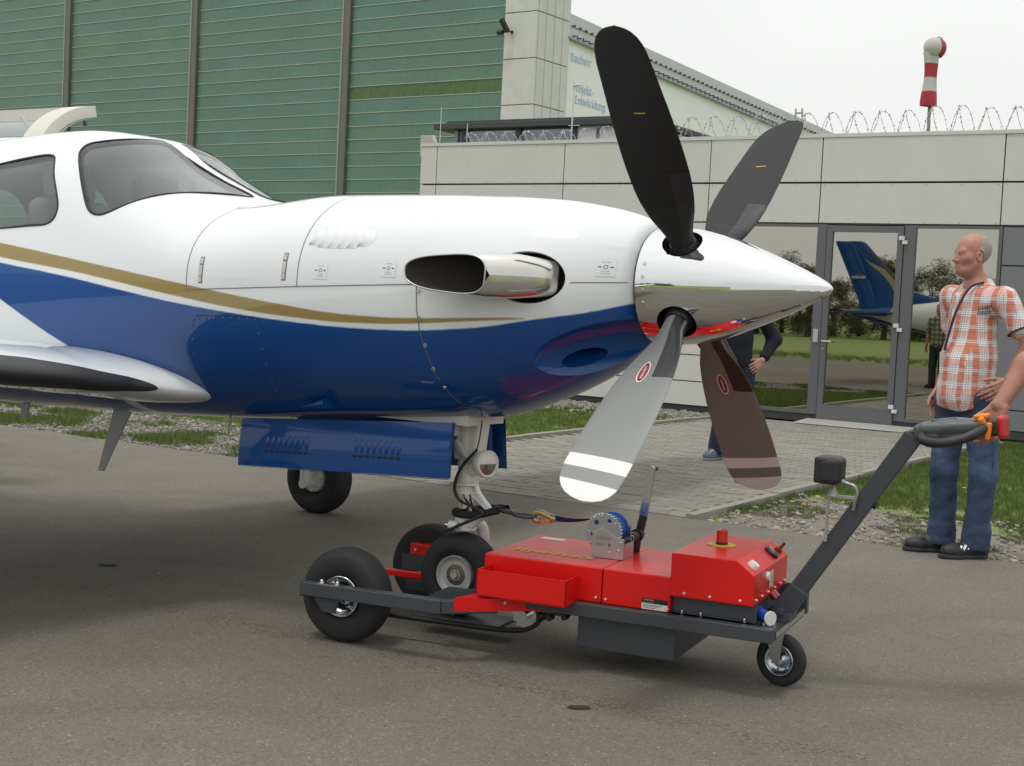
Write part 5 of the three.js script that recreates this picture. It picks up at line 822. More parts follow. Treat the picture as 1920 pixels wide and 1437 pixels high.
  mesh('deck_sticker', [place(box(.10, .001, .045), [.60, .3952, -.20])], white, deck);
  const stTex = canvasTex(256, 112, (c) => { c.fillStyle = '#d9d4cf'; c.fillRect(0, 0, 256, 112); c.fillStyle = '#1d1513'; c.fillRect(0, 0, 256, 50); c.fillStyle = '#c9b8ae'; c.font = 'bold 17px sans-serif'; c.fillText('FLYER-TRUCK', 10, 22); c.font = '13px sans-serif'; c.fillText('Schleppfahrzeuge', 10, 42); c.fillStyle = '#333'; for (let i = 0; i < 3; i++) c.fillRect(14, 62 + i * 15, 190 - i * 34, 6); });
  mesh('maker_sticker', gridGeo(1, 1, (u, v) => [1.143 + .098 * u, .266 + .040 * v, .2642]), std(0xffffff, .45, 0, { map: stTex }), deck);
  // hand winch
  const Wd = new THREE.Group(); Wd.name = 'hand_winch'; T.add(Wd);
  const plate = [[.868, .396], [.995, .396], [.995, .472], [.97, .478], [.905, .51], [.868, .49]];
  const wTex = canvasTex(256, 160, (c) => { c.fillStyle = '#b9bcbf'; c.fillRect(0, 0, 256, 160); c.fillStyle = '#6d7176'; c.font = '24px sans-serif'; c.fillText('TRACTALIFT', 30, 66); c.fillText('900KG', 30, 98); c.beginPath(); c.arc(140, 90, 10, 0, 7); c.fill(); });
  const pg = extrude(plate, .004, .001); { const u = pg.attributes.uv, p = pg.attributes.position; for (let i = 0; i < u.count; i++) u.setXY(i, (p.getX(i) - .868) / .127, (p.getY(i) - .396) / .116); }
  mesh('winch_cheek', place(pg, [0, 0, .066]), std(0xffffff, .32, .85, { map: wTex }), Wd); mesh('winch_cheek', place(extrude(plate, .004, .001), [0, 0, -.05]), MAT.zinc, Wd);
  mesh('winch_base', [spanBox(.868, .995, .395, .400, -.05, .068), spanBox(.992, .996, .40, .455, -.05, .068)], MAT.zinc, Wd);
  const gearPts = []; for (let i = 0; i < 144; i++) { const a = i / 144 * 6.2832, r = .070 + (i % 4 < 2 ? .0045 : 0); gearPts.push([Math.cos(a) * r, Math.sin(a) * r]); }
  const hole = (x, y, r) => Array.from({ length: 14 }, (_, i) => [x + r * Math.cos(-i / 14 * 6.283), y + r * Math.sin(-i / 14 * 6.283)]);
  mesh('winch_gear', place(extrude(gearPts, .006, .0008, [hole(-.03, .035, .011), hole(.022, .045, .009), hole(-.045, -.012, .008), hole(.04, -.03, .009)]), [.908, .492, .054]), MAT.zinc, Wd);
  mesh('strap_drum', [rod([.908, .492, -.04], [.908, .492, .05], .058, .058, 30)], std(lin(.02, .09, .42), .55), Wd);
  mesh('drum_flange', [rod([.908, .492, -.046], [.908, .492, -.041], .068, .068, 30)], std(lin(.06, .17, .5), .4, .3), Wd);
  mesh('gear_bolts', [[.90, .555], [.955, .53], [.87, .545], [.848, .49], [.862, .452]].flatMap(([x, y]) => bolt([x, y, .062], [0, 0, 1], .005, .004)).concat(bolt([.978, .43, .07], [0, 0, 1], .006, .004), bolt([.94, .42, .07], [0, 0, 1], .005, .004), bolt([.985, .462, .07], [0, 0, 1], .006, .004)), MAT.bolt, Wd);
  mesh('pawl', [place(extrude([[0, 0], [.03, .0], [.025, .06], [.015, .02]], .008, .001), [.965, .46, -.02])], MAT.zinc, Wd);
  mesh('crank_shaft', [rod([.978, .462, .05], [.978, .462, -.17], .011), rod([.978, .462, -.06], [.978, .462, -.175], .019), rod([.978, .462, -.125], [.978, .462, -.14], .027)], MAT.darkPlastic, Wd);
  mesh('crank_post', rod([.978, .396, -.13], [.978, .45, -.13], .016, .02), MAT.darkPlastic, Wd);
  mesh('crank_arm', [bar([.978, .47, -.165], [.992, .54, -.165], .022, .03, .003)], MAT.darkPlastic, Wd);
  mesh('crank_lever', [bar([.990, .53, -.166], [1.012, .725, -.166], .010, .034, .002), rod([1.012, .722, -.172], [1.012, .722, -.160], .0165, .0165, 18)], MAT.zinc, Wd);
  mesh('crank_knob', [rod([1.012, .722, -.165], [1.012, .722, -.225], .012, .010, 14)], MAT.darkPlastic, Wd);
  // strap, hook
  mesh('tow_strap', [gridGeo(24, 2, (u, v) => { const x = .886 - .215 * u, y = .545 - .028 * u - .012 * Math.sin(u * 3.14); return [x, y + (v - .5) * .026 * Math.sin(u * 1.4), .015 + (v - .5) * .05 * (1 - u * .75)]; })], std(lin(.012, .035, .17), .8, 0, { side: THREE.DoubleSide }), T);
  mesh('snap_hook', [tube([[.680, .512, .01], [.655, .522, .01], [.625, .532, .01], [.598, .528, .01], [.592, .512, .01], [.605, .500, .01], [.622, .499, .01]], .0115, 40, 10), rod([.69, .512, .01], [.672, .515, .01], .013, .016)], std(lin(.44, .33, .18), .4, .6), T);
  mesh('hook_latch', [bar([.615, .498, .012], [.67, .500, .012], .008, .012, .002)], std(lin(.6, .22, .06), .45, .3), T);
  mesh('shackle', [tube([[.500, .520, .01], [.53, .513, .03], [.575, .512, .03], [.600, .514, .01], [.575, .512, -.012], [.53, .513, -.012]], .009, 40, 8, true), tube([[.47, .525, .01], [.51, .517, .01], [.55, .514, .015]], .0085, 20, 8)], std(lin(.10, .10, .11), .4, .6), T);
  // tiller: bar, head, mirror
  mesh('tiller_bar', [bar([1.585, .245, 0], [2.028, .955, 0], .052, .066, .005), bar([1.585, .245, 0], [1.66, .365, 0], .060, .074, .004), bar([2.012, .948, 0], [2.075, .952, 0], .045, .05, .005)], grey, T);
  mesh('tiller_pivot', [rod([1.60, .27, -.06], [1.60, .27, .06], .018), spanBox(1.56, 1.64, .241, .272, -.06, .06)], grey, T);
  mesh('tiller_knob', [rod([1.902, .697, 0], [1.914, .690, 0], .014, .014, 14)], black, T);
  const hd = new THREE.Group(); hd.name = 'tiller_head'; T.add(hd); hd.position.set(2.045, .952, 0); hd.rotation.z = .13;
  const shell = std(lin(.085, .09, .098), .42), orange = std(lin(.75, .20, .005), .42);
  mesh('head_shell', [place(clean(new RoundedBoxGeometry(.27, .045, .10, 5, .020)), [.135, .028, 0]), place(new THREE.SphereGeometry(1, 28, 18), [.10, .030, 0], [0, 0, .04], [.11, .032, .052]), place(clean(new RoundedBoxGeometry(.09, .06, .09, 4, .018)), [.03, .015, 0])], shell, hd);
  mesh('head_recess', [place(clean(new RoundedBoxGeometry(.09, .01, .05, 2, .004)), [.09, .055, 0], [0, 0, .05])], std(lin(.05, .052, .057), .5), hd);
  for (const s of [1, -1]) mesh('hand_loop', tube([[.01, .012, .03 * s], [.028, -.010, .085 * s], [.075, -.018, .118 * s], [.14, -.012, .122 * s], [.195, .006, .105 * s], [.225, .022, .072 * s], [.235, .030, .045 * s]], .0165, 40, 12), MAT.darkPlastic, hd);
  for (const s of [1, -1]) mesh('thumb_switch', [place(clean(new RoundedBoxGeometry(.022, .045, .030, 3, .008)), [.222, .040, .055 * s], [.3 * s, 0, .4]), place(clean(new RoundedBoxGeometry(.020, .060, .020, 3, .006)), [.238, .012, .070 * s], [0, 0, -.2]), place(clean(new RoundedBoxGeometry(.05, .014, .03, 3, .005)), [.215, .062, .035 * s])], orange, hd);
  mesh('end_bumper', [place(clean(new RoundedBoxGeometry(.035, .082, .115, 4, .016)), [.282, .022, 0])], phy(lin(.48, .012, .02), .4, { clearcoat: .4 }), hd);
  mesh('head_neck', [place(clean(new RoundedBoxGeometry(.05, .06, .10, 3, .014)), [.25, .022, 0])], MAT.darkPlastic, hd);
  const mr = new THREE.Group(); mr.name = 'lookout_mirror'; T.add(mr);
  mesh('mirror_housing', [place(clean(new RoundedBoxGeometry(.085, .098, .13, 5, .022)), [1.752, .810, .03]), place(clean(new RoundedBoxGeometry(.05, .094, .126, 4, .010)), [1.725, .811, .03])], MAT.darkPlastic, mr);
  mesh('mirror_arm', [tube([[1.775, .775, .03], [1.81, .765, .03], [1.838, .757, .035], [1.848, .735, .036], [1.842, .70, .036], [1.838, .672, .033]], .0075, 40, 8), rod([1.775, .775, .03], [1.80, .767, .03], .013, .009)], std(lin(.3, .3, .31), .35, .7), mr);
  mesh('mirror_bracket', [spanBox(1.742, 1.752, .55, .722, .028, .040), spanBox(1.748, 1.842, .712, .722, .026, .042), place(new THREE.ConeGeometry(.022, .05, 16), [1.762, .742, .034])], std(lin(.36, .35, .33), .45, .4), mr);
}
// ---- black sling round the nose leg
{
  const S = thing('tow_sling', 'black padded tow sling looped round the chrome nose leg', 'tow strap', [0, 0, 0]);
  const L = (x, y, z) => { const p = acW(x, y, z); return [p.x, p.y, p.z]; };
  const tg = (x, y, z) => { const p = V(x, y, z).applyAxisAngle(V(0, 1, 0), -.416).add(V(-.428, 0, -5.708)); return [p.x, p.y, p.z]; };
  mesh('padded_loop', tube([L(-.80, .530, .035), L(-.90, .502, .050), L(-.985, .496, .048), L(-1.022, .497, 0), L(-.985, .500, -.048), L(-.90, .518, -.05), L(-.80, .53, -.035)], .0155, 60, 10), std(lin(.014, .014, .015), .8), S);
  mesh('sling_sleeve', [rod(L(-.82, .528, .03), tg(.435, .524, .012), .017, .016, 12), rod(L(-.82, .53, -.03), tg(.435, .527, .0), .017, .016, 12)], std(lin(.02, .02, .021), .75), S);
  mesh('sling_chain', tube([tg(.43, .525, .01), tg(.47, .521, .008), tg(.52, .516, .012)], .010, 16, 8), std(lin(.1, .1, .11), .4, .6), S);
}
// ------------------------------------------------------------------ people: distance fields meshed with surface nets
function nets(lo, hi, cell, f) {
  const n = [0, 1, 2].map(k => Math.ceil((hi[k] - lo[k]) / cell) + 1), [nx, ny, nz] = n, F = new Float32Array(nx * ny * nz);
  for (let k = 0, q = 0; k < nz; k++) for (let j = 0; j < ny; j++) for (let i = 0; i < nx; i++, q++) F[q] = f(lo[0] + i * cell, lo[1] + j * cell, lo[2] + k * cell);
  const id = new Int32Array(nx * ny * nz).fill(-1), P = [], I = [], at = (i, j, k) => i + nx * (j + ny * k);
  const E = [[0, 1], [2, 3], [4, 5], [6, 7], [0, 2], [1, 3], [4, 6], [5, 7], [0, 4], [1, 5], [2, 6], [3, 7]];
  for (let k = 0; k < nz - 1; k++) for (let j = 0; j < ny - 1; j++) for (let i = 0; i < nx - 1; i++) {
    const v = []; let m = 0; for (let c = 0; c < 8; c++) { const w = F[at(i + (c & 1), j + (c >> 1 & 1), k + (c >> 2))]; v.push(w); if (w < 0) m++; } if (!m || m === 8) continue;
    let x = 0, y = 0, z = 0, t = 0; for (const [a, b] of E) if ((v[a] < 0) !== (v[b] < 0)) { const s = v[a] / (v[a] - v[b]); x += (a & 1) + ((b & 1) - (a & 1)) * s; y += (a >> 1 & 1) + ((b >> 1 & 1) - (a >> 1 & 1)) * s; z += (a >> 2) + ((b >> 2) - (a >> 2)) * s; t++; }
    id[at(i, j, k)] = P.length / 3; P.push(lo[0] + (i + x / t) * cell, lo[1] + (j + y / t) * cell, lo[2] + (k + z / t) * cell);
  }
  const quad = (a, b, c, d, fl) => { if (a < 0 || b < 0 || c < 0 || d < 0) return; fl ? I.push(a, b, c, a, c, d) : I.push(a, c, b, a, d, c); };
  for (let k = 1; k < nz - 1; k++) for (let j = 1; j < ny - 1; j++) for (let i = 1; i < nx - 1; i++) {
    const s = F[at(i, j, k)] < 0;
    if (s !== (F[at(i + 1, j, k)] < 0)) quad(id[at(i, j - 1, k - 1)], id[at(i, j, k - 1)], id[at(i, j, k)], id[at(i, j - 1, k)], s);
    if (s !== (F[at(i, j + 1, k)] < 0)) quad(id[at(i - 1, j, k - 1)], id[at(i - 1, j, k)], id[at(i, j, k)], id[at(i, j, k - 1)], s);
    if (s !== (F[at(i, j, k + 1)] < 0)) quad(id[at(i - 1, j - 1, k)], id[at(i, j - 1, k)], id[at(i, j, k)], id[at(i - 1, j, k)], s);
  }
  const g = new THREE.BufferGeometry(); g.setAttribute('position', new THREE.Float32BufferAttribute(P, 3)); g.setIndex(I);
  const N = new Float32Array(P.length), e = cell * .5; for (let q = 0; q < P.length; q += 3) { const x = P[q], y = P[q + 1], z = P[q + 2]; let a = f(x + e, y, z) - f(x - e, y, z), b = f(x, y + e, z) - f(x, y - e, z), c = f(x, y, z + e) - f(x, y, z - e); const l = Math.hypot(a, b, c) || 1; N[q] = a / l; N[q + 1] = b / l; N[q + 2] = c / l; }
  g.setAttribute('normal', new THREE.BufferAttribute(N, 3)); g.setAttribute('uv', new THREE.BufferAttribute(new Float32Array(P.length / 3 * 2), 2)); return g;
}
const cap = (x, y, z, [a, b, ra, rb]) => { const dx = b[0] - a[0], dy = b[1] - a[1], dz = b[2] - a[2], px = x - a[0], py = y - a[1], pz = z - a[2], L = dx * dx + dy * dy + dz * dz || 1e-9, t = clamp((px * dx + py * dy + pz * dz) / L); return Math.hypot(px - dx * t, py - dy * t, pz - dz * t) - (ra + (rb - ra) * t); };
const ell = (x, y, z, c, r) => { const a = (x - c[0]) / r[0], b = (y - c[1]) / r[1], d = (z - c[2]) / r[2], k = Math.hypot(a, b, d); return (k - 1) * Math.min(r[0], r[1], r[2]) * (k > .2 ? 1 : 1); };
const smin = (a, b, k) => { const h = clamp(.5 + .5 * (b - a) / k); return b + (a - b) * h - k * h * (1 - h); };
const field = (caps, k) => (x, y, z) => { let d = 9; for (const c of caps) d = smin(d, cap(x, y, z, c), k); return d; };
function bounds(caps, pad) { const lo = [9, 9, 9], hi = [-9, -9, -9]; for (const [a, b, ra, rb] of caps) for (const [p, r] of [[a, ra], [b, rb]]) for (let k = 0; k < 3; k++) { lo[k] = Math.min(lo[k], p[k] - r - pad); hi[k] = Math.max(hi[k], p[k] + r + pad); } return [lo, hi]; }
const add = (a, b, s = 1) => [a[0] + b[0] * s, a[1] + b[1] * s, a[2] + b[2] * s];
const nrm = a => { const l = Math.hypot(...a); return a.map(v => v / l); };
const crs = (a, b) => [a[1] * b[2] - a[2] * b[1], a[2] * b[0] - a[0] * b[2], a[0] * b[1] - a[1] * b[0]];
function handCaps(w, dir, palm, curl, thumbIn = .4, flip = 1, spread = .09) { // w wrist, dir along the hand, palm = way the palm faces; curl per joint
  const d = nrm(dir), s = nrm(crs(d, palm)).map(v => v * flip), n = nrm(crs(s, d)).map(v => v * flip), out = []; // s points to the thumb side
  const at = (u, v, h) => add(add(add(w, d, u), s, v), n, h);
  for (const v of [-.030, -.010, .010, .030]) out.push([at(.005, v * .7, 0), at(.085, v, 0), .0165, .0125]);
  const lens = [[.034, .022, .018], [.040, .026, .020], [.044, .028, .020], [.039, .025, .019]], offs = [-.033, -.011, .011, .033], base = [.078, .087, .090, .086];
  lens.forEach((L, i) => { let p = at(base[i], offs[i], 0), a = 0; L.forEach((l, j) => { a += curl[j] * (1 + .06 * (1 - i)); const sp = spread * (i - 1.5) * (j ? 0 : 1); const v = add(add(d.map(q => q * Math.cos(a)), n, Math.sin(a)), s, sp), q = add(p, nrm(v), l); out.push([p, q, .0094 - j * .0008, .0086 - j * .0010]); p = q; }); });
  let p = at(.022, .030, .004), a = .65; const tl = [.040, .030, .024]; tl.forEach((l, j) => { const v = nrm(add(add(d.map(q => q * Math.cos(a)), s, Math.sin(a)), n, thumbIn * (j + 1) * .5)), q = add(p, v, l); out.push([p, q, .0135 - j * .002, .0112 - j * .0016]); p = q; a -= .22; });
  return out;
}
function headField(c, fwd) { // c centre; fwd unit
  const f = nrm(fwd), up = nrm([0 - f[0] * f[1], 1 - f[1] * f[1], 0 - f[2] * f[1]]), r = crs(up, f);
  const loc = (x, y, z) => { const p = [x - c[0], y - c[1], z - c[2]]; return [p[0] * r[0] + p[1] * r[1] + p[2] * r[2], p[0] * up[0] + p[1] * up[1] + p[2] * up[2], p[0] * f[0] + p[1] * f[1] + p[2] * f[2]]; };
  const wld = (q) => [c[0] + r[0] * q[0] + up[0] * q[1] + f[0] * q[2], c[1] + r[1] * q[0] + up[1] * q[1] + f[1] * q[2], c[2] + r[2] * q[0] + up[2] * q[1] + f[2] * q[2]];
  const skin = (x, y, z) => { const [a, b, d] = loc(x, y, z); let v = ell(a, b, d, [0, .036, -.012], [.077, .088, .098]); v = smin(v, ell(a, b, d, [0, -.045, .026], [.057, .082, .066]), .035); v = smin(v, ell(a, b, d, [0, -.092, .046], [.036, .028, .036]), .03); v = smin(v, cap(a, b, d, [[-.055, -.055, .0], [-.025, -.092, .045], .02, .02]), .03); v = smin(v, cap(a, b, d, [[.055, -.055, .0], [.025, -.092, .045], .02, .02]), .03);
    v = smin(v, cap(a, b, d, [[-.036, .020, .070], [.036, .020, .070], .014, .014]), .022); v = smin(v, cap(a, b, d, [[0, .012, .084], [0, -.030, .109], .008, .0125]), .012); v = smin(v, cap(a, b, d, [[-.013, -.036, .096], [.013, -.036, .096], .008, .008]), .010); v = smin(v, cap(a, b, d, [[-.034, -.026, .060], [-.050, -.020, .045], .020, .02]), .03); v = smin(v, cap(a, b, d, [[.034, -.026, .060], [.050, -.020, .045], .020, .02]), .03);
    v = smin(v, cap(a, b, d, [[-.021, -.064, .080], [.021, -.064, .080], .0075, .0075]), .008); v = smin(v, cap(a, b, d, [[-.019, -.077, .078], [.019, -.077, .078], .0078, .0078]), .008); v = Math.max(v, -(cap(a, b, d, [[-.02, -.0705, .094], [.02, -.0705, .094], .0035, .0035])));
    for (const s of [1, -1]) { v = Math.max(v, -smin(ell(a, b, d, [s * .031, .000, .096], [.015, .008, .012]), 9, .001)); v = smin(v, Math.max(ell(a, b, d, [s * .078, -.012, -.010], [.011, .033, .021]), -ell(a, b, d, [s * .087, -.008, -.006], [.007, .02, .011])), .008); } return v; };
  return { skin, loc, wld };
}
const skinTex = dataTex(256, 256, (u, v) => { const n = tileNoise(u, v, 10, 91, 4), k = .36 * (1 + .14 * n + (rnd() - .5) * .06); return [to8(k * 1.10), to8(k * .52 * (1 - .05 * n)), to8(k * .38)]; });
const skinM = phy(0xffffff, .52, { map: skinTex, sheen: .2 });
function sphUV(g, k = 3) { const p = g.attributes.position, u = g.attributes.uv; for (let i = 0; i < p.count; i++) u.setXY(i, (p.getX(i) + p.getZ(i) * .7) * k, p.getY(i) * k); return g; }
const denimTex = dataTex(512, 512, (u, v, i, j) => { const n = tileNoise(u, v, 5, 101, 4), tw = ((i + j) % 4 < 2 ? 1.08 : .92), k = (1 + .35 * n) * tw * (1 + (rnd() - .5) * .3); return [to8(.040 * k), to8(.075 * k), to8(.165 * k)]; });
function jeansMat(tone = 1) { return std(lin(tone, tone, tone), .88, 0, { map: denimTex, vertexColors: true }); }
function person(name, label, pos, J, o) {
  const G = thing(name, label, 'person', pos, 0);
  const H = headField(J.head, o.face);
  // continuous body under the clothes
  const limbs = [[J.neck, J.pelvis, .085, .115], [J.neck, J.head, .056, .05], [J.shL, J.shR, .065, .065], [J.shL, J.elL, .048, .039], [J.elL, J.wrL, .039, .027], [J.shR, J.elR, .048, .039], [J.elR, J.wrR, .039, .027], [J.hipL, J.knL, .078, .055], [J.knL, J.anL, .056, .038], [J.hipR, J.knR, .078, .055], [J.knR, J.anR, .056, .038], [J.anL, [J.anL[0] * .45 + J.toL[0] * .55, .045, J.anL[2] * .45 + J.toL[2] * .55], .034, .022], [J.anR, [J.anR[0] * .45 + J.toR[0] * .55, .045, J.anR[2] * .45 + J.toR[2] * .55], .034, .022], [J.hipL, J.hipR, .1, .1]];
  const [lo, hi] = bounds(limbs, .03), bf = field(limbs, .03); const gs = [nets(lo, hi, .014, (x, y, z) => y > J.head[1] - .09 ? 1 : bf(x, y, z))];
  const hb = [add(J.head, [-.15, -.20, -.15]), add(J.head, [.15, .17, .15])]; const nk = [J.neck, add(J.head, [0, -.04, 0]), .057, .052];
  gs.push(nets(hb[0], hb[1], o.headCell ?? .0045, (x, y, z) => smin(H.skin(x, y, z), cap(x, y, z, nk), .025)));
  for (const hnd of o.hands) { const cs = handCaps(...hnd.args); const fa = hnd.fore; const hf = field([...cs, [fa, hnd.args[0], .033, .027]], .007), [a, b] = bounds(cs, .012); gs.push(nets(a, b, o.handCell ?? .0034, hf)); }
  mesh('body', sphUV(merge(gs.map(g => g))), skinM, G);
  // eyes, brows
  for (const s of [1, -1]) { const e = H.wld([s * .031, .000, .0765]), i = H.wld([s * .031, .000, .0860]); mesh('eye', ball(.0112, ...e), std(lin(.42, .38, .36), .3), G); mesh('iris', ball(.0052, ...i), std(lin(.03, .035, .04), .2), G); mesh('eyebrow', rod(H.wld([s * .016, .024, .089]), H.wld([s * .047, .026, .076]), .0042, .003, 6), std(lin(...o.browC), .8), G); }
  if (o.hair) { const hf = (x, y, z) => { const q = H.loc(x, y, z); return o.hair(q, H.skin(x, y, z), fbm(x * 60, y * 60, z * 60, 2)); }; mesh('hair', nets(hb[0], hb[1], .006, hf), std(lin(...o.hairC), .85), G); }
  return { G, H };
}
function cloth(G, name, caps, k, mat, cut, cell = .011, wr = .004, seed = 0, freq = [14, 6, 14]) {
  const [lo, hi] = bounds(caps, .03), f = field(caps, k);
  const F = (x, y, z) => { let d = f(x, y, z) + wr * fbm(x * freq[0] + seed, y * freq[1] + seed * 2, z * freq[2], 3) * 2; if (cut) d = Math.max(d, cut(x, y, z)); return d; };
  return mesh(name, sphUV(nets(lo, hi, cell, F), 2.4), mat, G);
}
function fade(g, fn) { const p = g.attributes.position, c = []; for (let i = 0; i < p.count; i++) c.push(...fn(p.getX(i), p.getY(i), p.getZ(i))); g.setAttribute('color', new THREE.Float32BufferAttribute(c, 3)); return g; }
function shoe(G, an, to, m, sole, name = 'shoe', w = .046) { // one shoe from ankle to toe, with sole
  const d = nrm([to[0] - an[0], 0, to[2] - an[2]]), heel = add([an[0], .045, an[2]], d, -.045), toe = [to[0], .04, to[2]];
  const caps = [[heel, add(toe, d, -.05), w * .86, w], [add(toe, d, -.06), add(toe, d, -.012), w * 1.0, w * .78], [[an[0], .105, an[2]], add([an[0], .07, an[2]], d, .05), w * .98, w * .95], [heel, [an[0], .12, an[2]], w * .8, w * .9]];
  const f = field(caps, .025); const [lo, hi] = bounds(caps, .015); const s = mesh(name, nets(lo, hi, .006, (x, y, z) => Math.max(f(x, y, z), .018 - y, y - .13)), m, G);
  const sf = field([[heel, add(toe, d, -.05), w * .94, w * 1.06], [add(toe, d, -.06), add(toe, d, -.005), w * 1.06, w * .84]], .02); lo[1] = -.01; mesh('sole', nets(lo, hi, .006, (x, y, z) => Math.max(sf(x, .04, z), y - .026, .003 - y)), sole, s); return s;
}
// ---- man in plaid shirt, jeans, hand on hip
{
  const J = { head: [.005, 1.755, .01], neck: [.055, 1.565, 0], shL: [.165, 1.515, .165], shR: [-.045, 1.52, -.165], elL: [.285, 1.265, .235], wrL: [.185, 1.035, .225], elR: [.03, 1.215, -.29], wrR: [-.075, .95, -.19], pelvis: [.035, .98, 0], hipL: [.09, .93, .085], hipR: [-.02, .93, -.085], knL: [.125, .50, .11], knR: [-.05, .50, -.06], anL: [.115, .09, .075], anR: [-.03, .09, -.09], toL: [-.075, .04, .13], toR: [-.225, .04, -.08] };
  const { G, H } = person('person', 'grey-haired man in orange plaid shirt and jeans, hand on hip', [2.62, 0, -8.1], J, {
    face: [-.985, -.02, .16], browC: [.3, .26, .22], hairC: [.30, .27, .23],
    hair: (q, s, n) => { let d = s - .0045 - .004 * n; d = Math.max(d, q[2] + .004 + (q[1] > .03 ? .42 * (q[1] - .03) : 0) - .01 * n, -q[1] - .085, q[2] > -.05 ? -q[1] - .035 : -1); if (Math.abs(q[0]) > .066) d = Math.max(d, .03 - Math.hypot((q[2] + .008) * 1.1, (q[1] + .014) * .8)); return d; },
    hands: [{ args: [J.wrL, [-.80, -.48, .10], [-.15, .0, -1], [.15, .25, .2], .3, -1], fore: J.elL }, { args: [J.wrR, [-.15, -1, .2], [.3, 0, 1], [.2, .3, .25], .3, 1], fore: J.elR }] });
  const plaid = canvasTex(512, 512, (c, w, h) => { // one tile = four checks each way
    c.fillStyle = '#d8d5d6'; c.fillRect(0, 0, w, h); const per = w / 4, pv = h / 4;
    for (let x = 0; x < w; x += per) { c.fillStyle = 'rgba(196,80,40,.64)'; c.fillRect(x + per * .10, 0, per * .34, h); c.fillStyle = 'rgba(240,238,240,.5)'; c.fillRect(x + per * .62, 0, per * .26, h); c.fillStyle = 'rgba(70,52,66,.55)'; for (const k of [.07, .47, .60, .73, .86]) c.fillRect(x + per * k, 0, per * .026, h); }
    for (let y = 0; y < h; y += pv) { c.fillStyle = 'rgba(200,104,70,.32)'; c.fillRect(0, y + pv * .08, w, pv * .36); c.fillStyle = 'rgba(240,238,240,.4)'; c.fillRect(0, y + pv * .62, w, pv * .26); c.fillStyle = 'rgba(70,52,66,.5)'; for (const k of [.05, .47, .60, .73, .88]) c.fillRect(0, y + pv * k, w, pv * .028); }
  }); plaid.wrapS = plaid.wrapT = THREE.RepeatWrapping;
  const sm = std(0xffffff, .85, 0, { map: plaid, side: THREE.DoubleSide });
  const caps = [[[.05, 1.49, 0], [.03, 1.16, .005], .124, .146], [[.03, 1.16, .01], [.028, .90, .005], .148, .160], [[.12, 1.49, .10], [.0, 1.495, -.10], .082, .082], [[.055, 1.50, 0], [.062, 1.585, -.005], .088, .072], [J.shL, [.245, 1.345, .212], .068, .066], [J.shR, [-.005, 1.345, -.235], .066, .064], [[-.04, 1.12, .06], [-.045, .96, .06], .095, .105]];
  const S = cloth(G, 'plaid_shirt', caps, .05, sm, (x, y, z) => Math.max(.865 + .012 * Math.sin(x * 30) - y, y - 1.625 + 1.1 * Math.max(0, (.03 - x) * .9 + z * .35)), .0095, .006, 3, [9, 5, 9]);
  { const ng = S.geometry.toNonIndexed(), p = ng.attributes.position, nn = ng.attributes.normal, u = ng.attributes.uv, f = [-.87, .5], l = [.5, .87], tile = .36; // forward and left directions of the body
    for (let i = 0; i < p.count; i += 3) { let a = 0, b = 0, y = 0; for (let k = 0; k < 3; k++) { a += nn.getX(i + k) * f[0] + nn.getZ(i + k) * f[1]; b += nn.getX(i + k) * l[0] + nn.getZ(i + k) * l[1]; y += nn.getY(i + k); }
      const top = y > 2.1; for (let k = 0; k < 3; k++) { const x = p.getX(i + k), z = p.getZ(i + k), pf = x * f[0] + z * f[1], pl = x * l[0] + z * l[1]; if (top) u.setXY(i + k, pl / tile, (1.40 - pf) / tile); else u.setXY(i + k, (Math.abs(a) > Math.abs(b) ? pl * Math.sign(a) : -pf * Math.sign(b)) / tile, p.getY(i + k) * .36 / .33 / tile); } } S.geometry = ng; }
  const shirtF = field(caps, .05);
  const print = (c, right, out, w, h, tex, nm) => mesh(nm, gridGeo(10, 6, (u, v) => { let q = add(add(c, right, (u - .5) * w), [0, 1, 0], (v - .5) * h); q = add(q, out, .12); for (let k = 0; k < 60; k++) { const d = shirtF(...q) - .009; if (d < .0008) break; q = add(q, out, -d * .8); } return q; }), std(0xffffff, .85, 0, { map: tex, transparent: true, alphaTest: .5, side: THREE.DoubleSide }), S);
  const ink = (lines) => canvasTex(256, 128, (c) => { c.clearRect(0, 0, 256, 128); c.fillStyle = '#332d2c'; c.font = 'bold 58px sans-serif'; lines.forEach((t, i) => c.fillText(t, 12, 54 + i * 58)); });
  print([.06, 1.432, .10], nrm([.9, 0, -.42]), nrm([.05, .15, 1]), .105, .062, ink(['CAMP', 'DAVID']), 'chest_print');
  print([.235, 1.415, .20], nrm([.8, -.2, -.5]), nrm([.55, .1, .8]), .06, .055, ink([' CD', ' 65']), 'sleeve_print');
  mesh('undershirt', ball(.062, .005, 1.50, .022, [1, 1, .9]), std(lin(.68, .68, .72), .85), G);
  mesh('lanyard', [tube([[.06, 1.60, .085], [-.02, 1.57, .105], [-.09, 1.45, .12], [-.125, 1.30, .10], [-.14, 1.20, .085]], .0075, 30, 6)], std(lin(.03, .025, .06), .7), G);
  mesh('shirt_placket', tube([[-.09, 1.52, .06], [-.118, 1.40, .065], [-.13, 1.2, .07], [-.145, 1.0, .075], [-.150, .885, .075]], .006, 40, 6), std(lin(.5, .36, .3), .85), S);
  mesh('sleeve_lining', [place(new THREE.TorusGeometry(.079, .006, 6, 28), [.250, 1.335, .213], [1.25, .35, 0])], std(lin(.03, .035, .06), .9), S);
  mesh('wrist_watch', [place(new THREE.TorusGeometry(.033, .007, 8, 24), add(J.wrL, nrm(add(J.elL, J.wrL, -1)), .035), [1.15, .35, .1]), rod(add(J.wrL, [.012, .035, .03]), add(J.wrL, [.016, .037, .042]), .017, .017, 16)], MAT.steel, G);
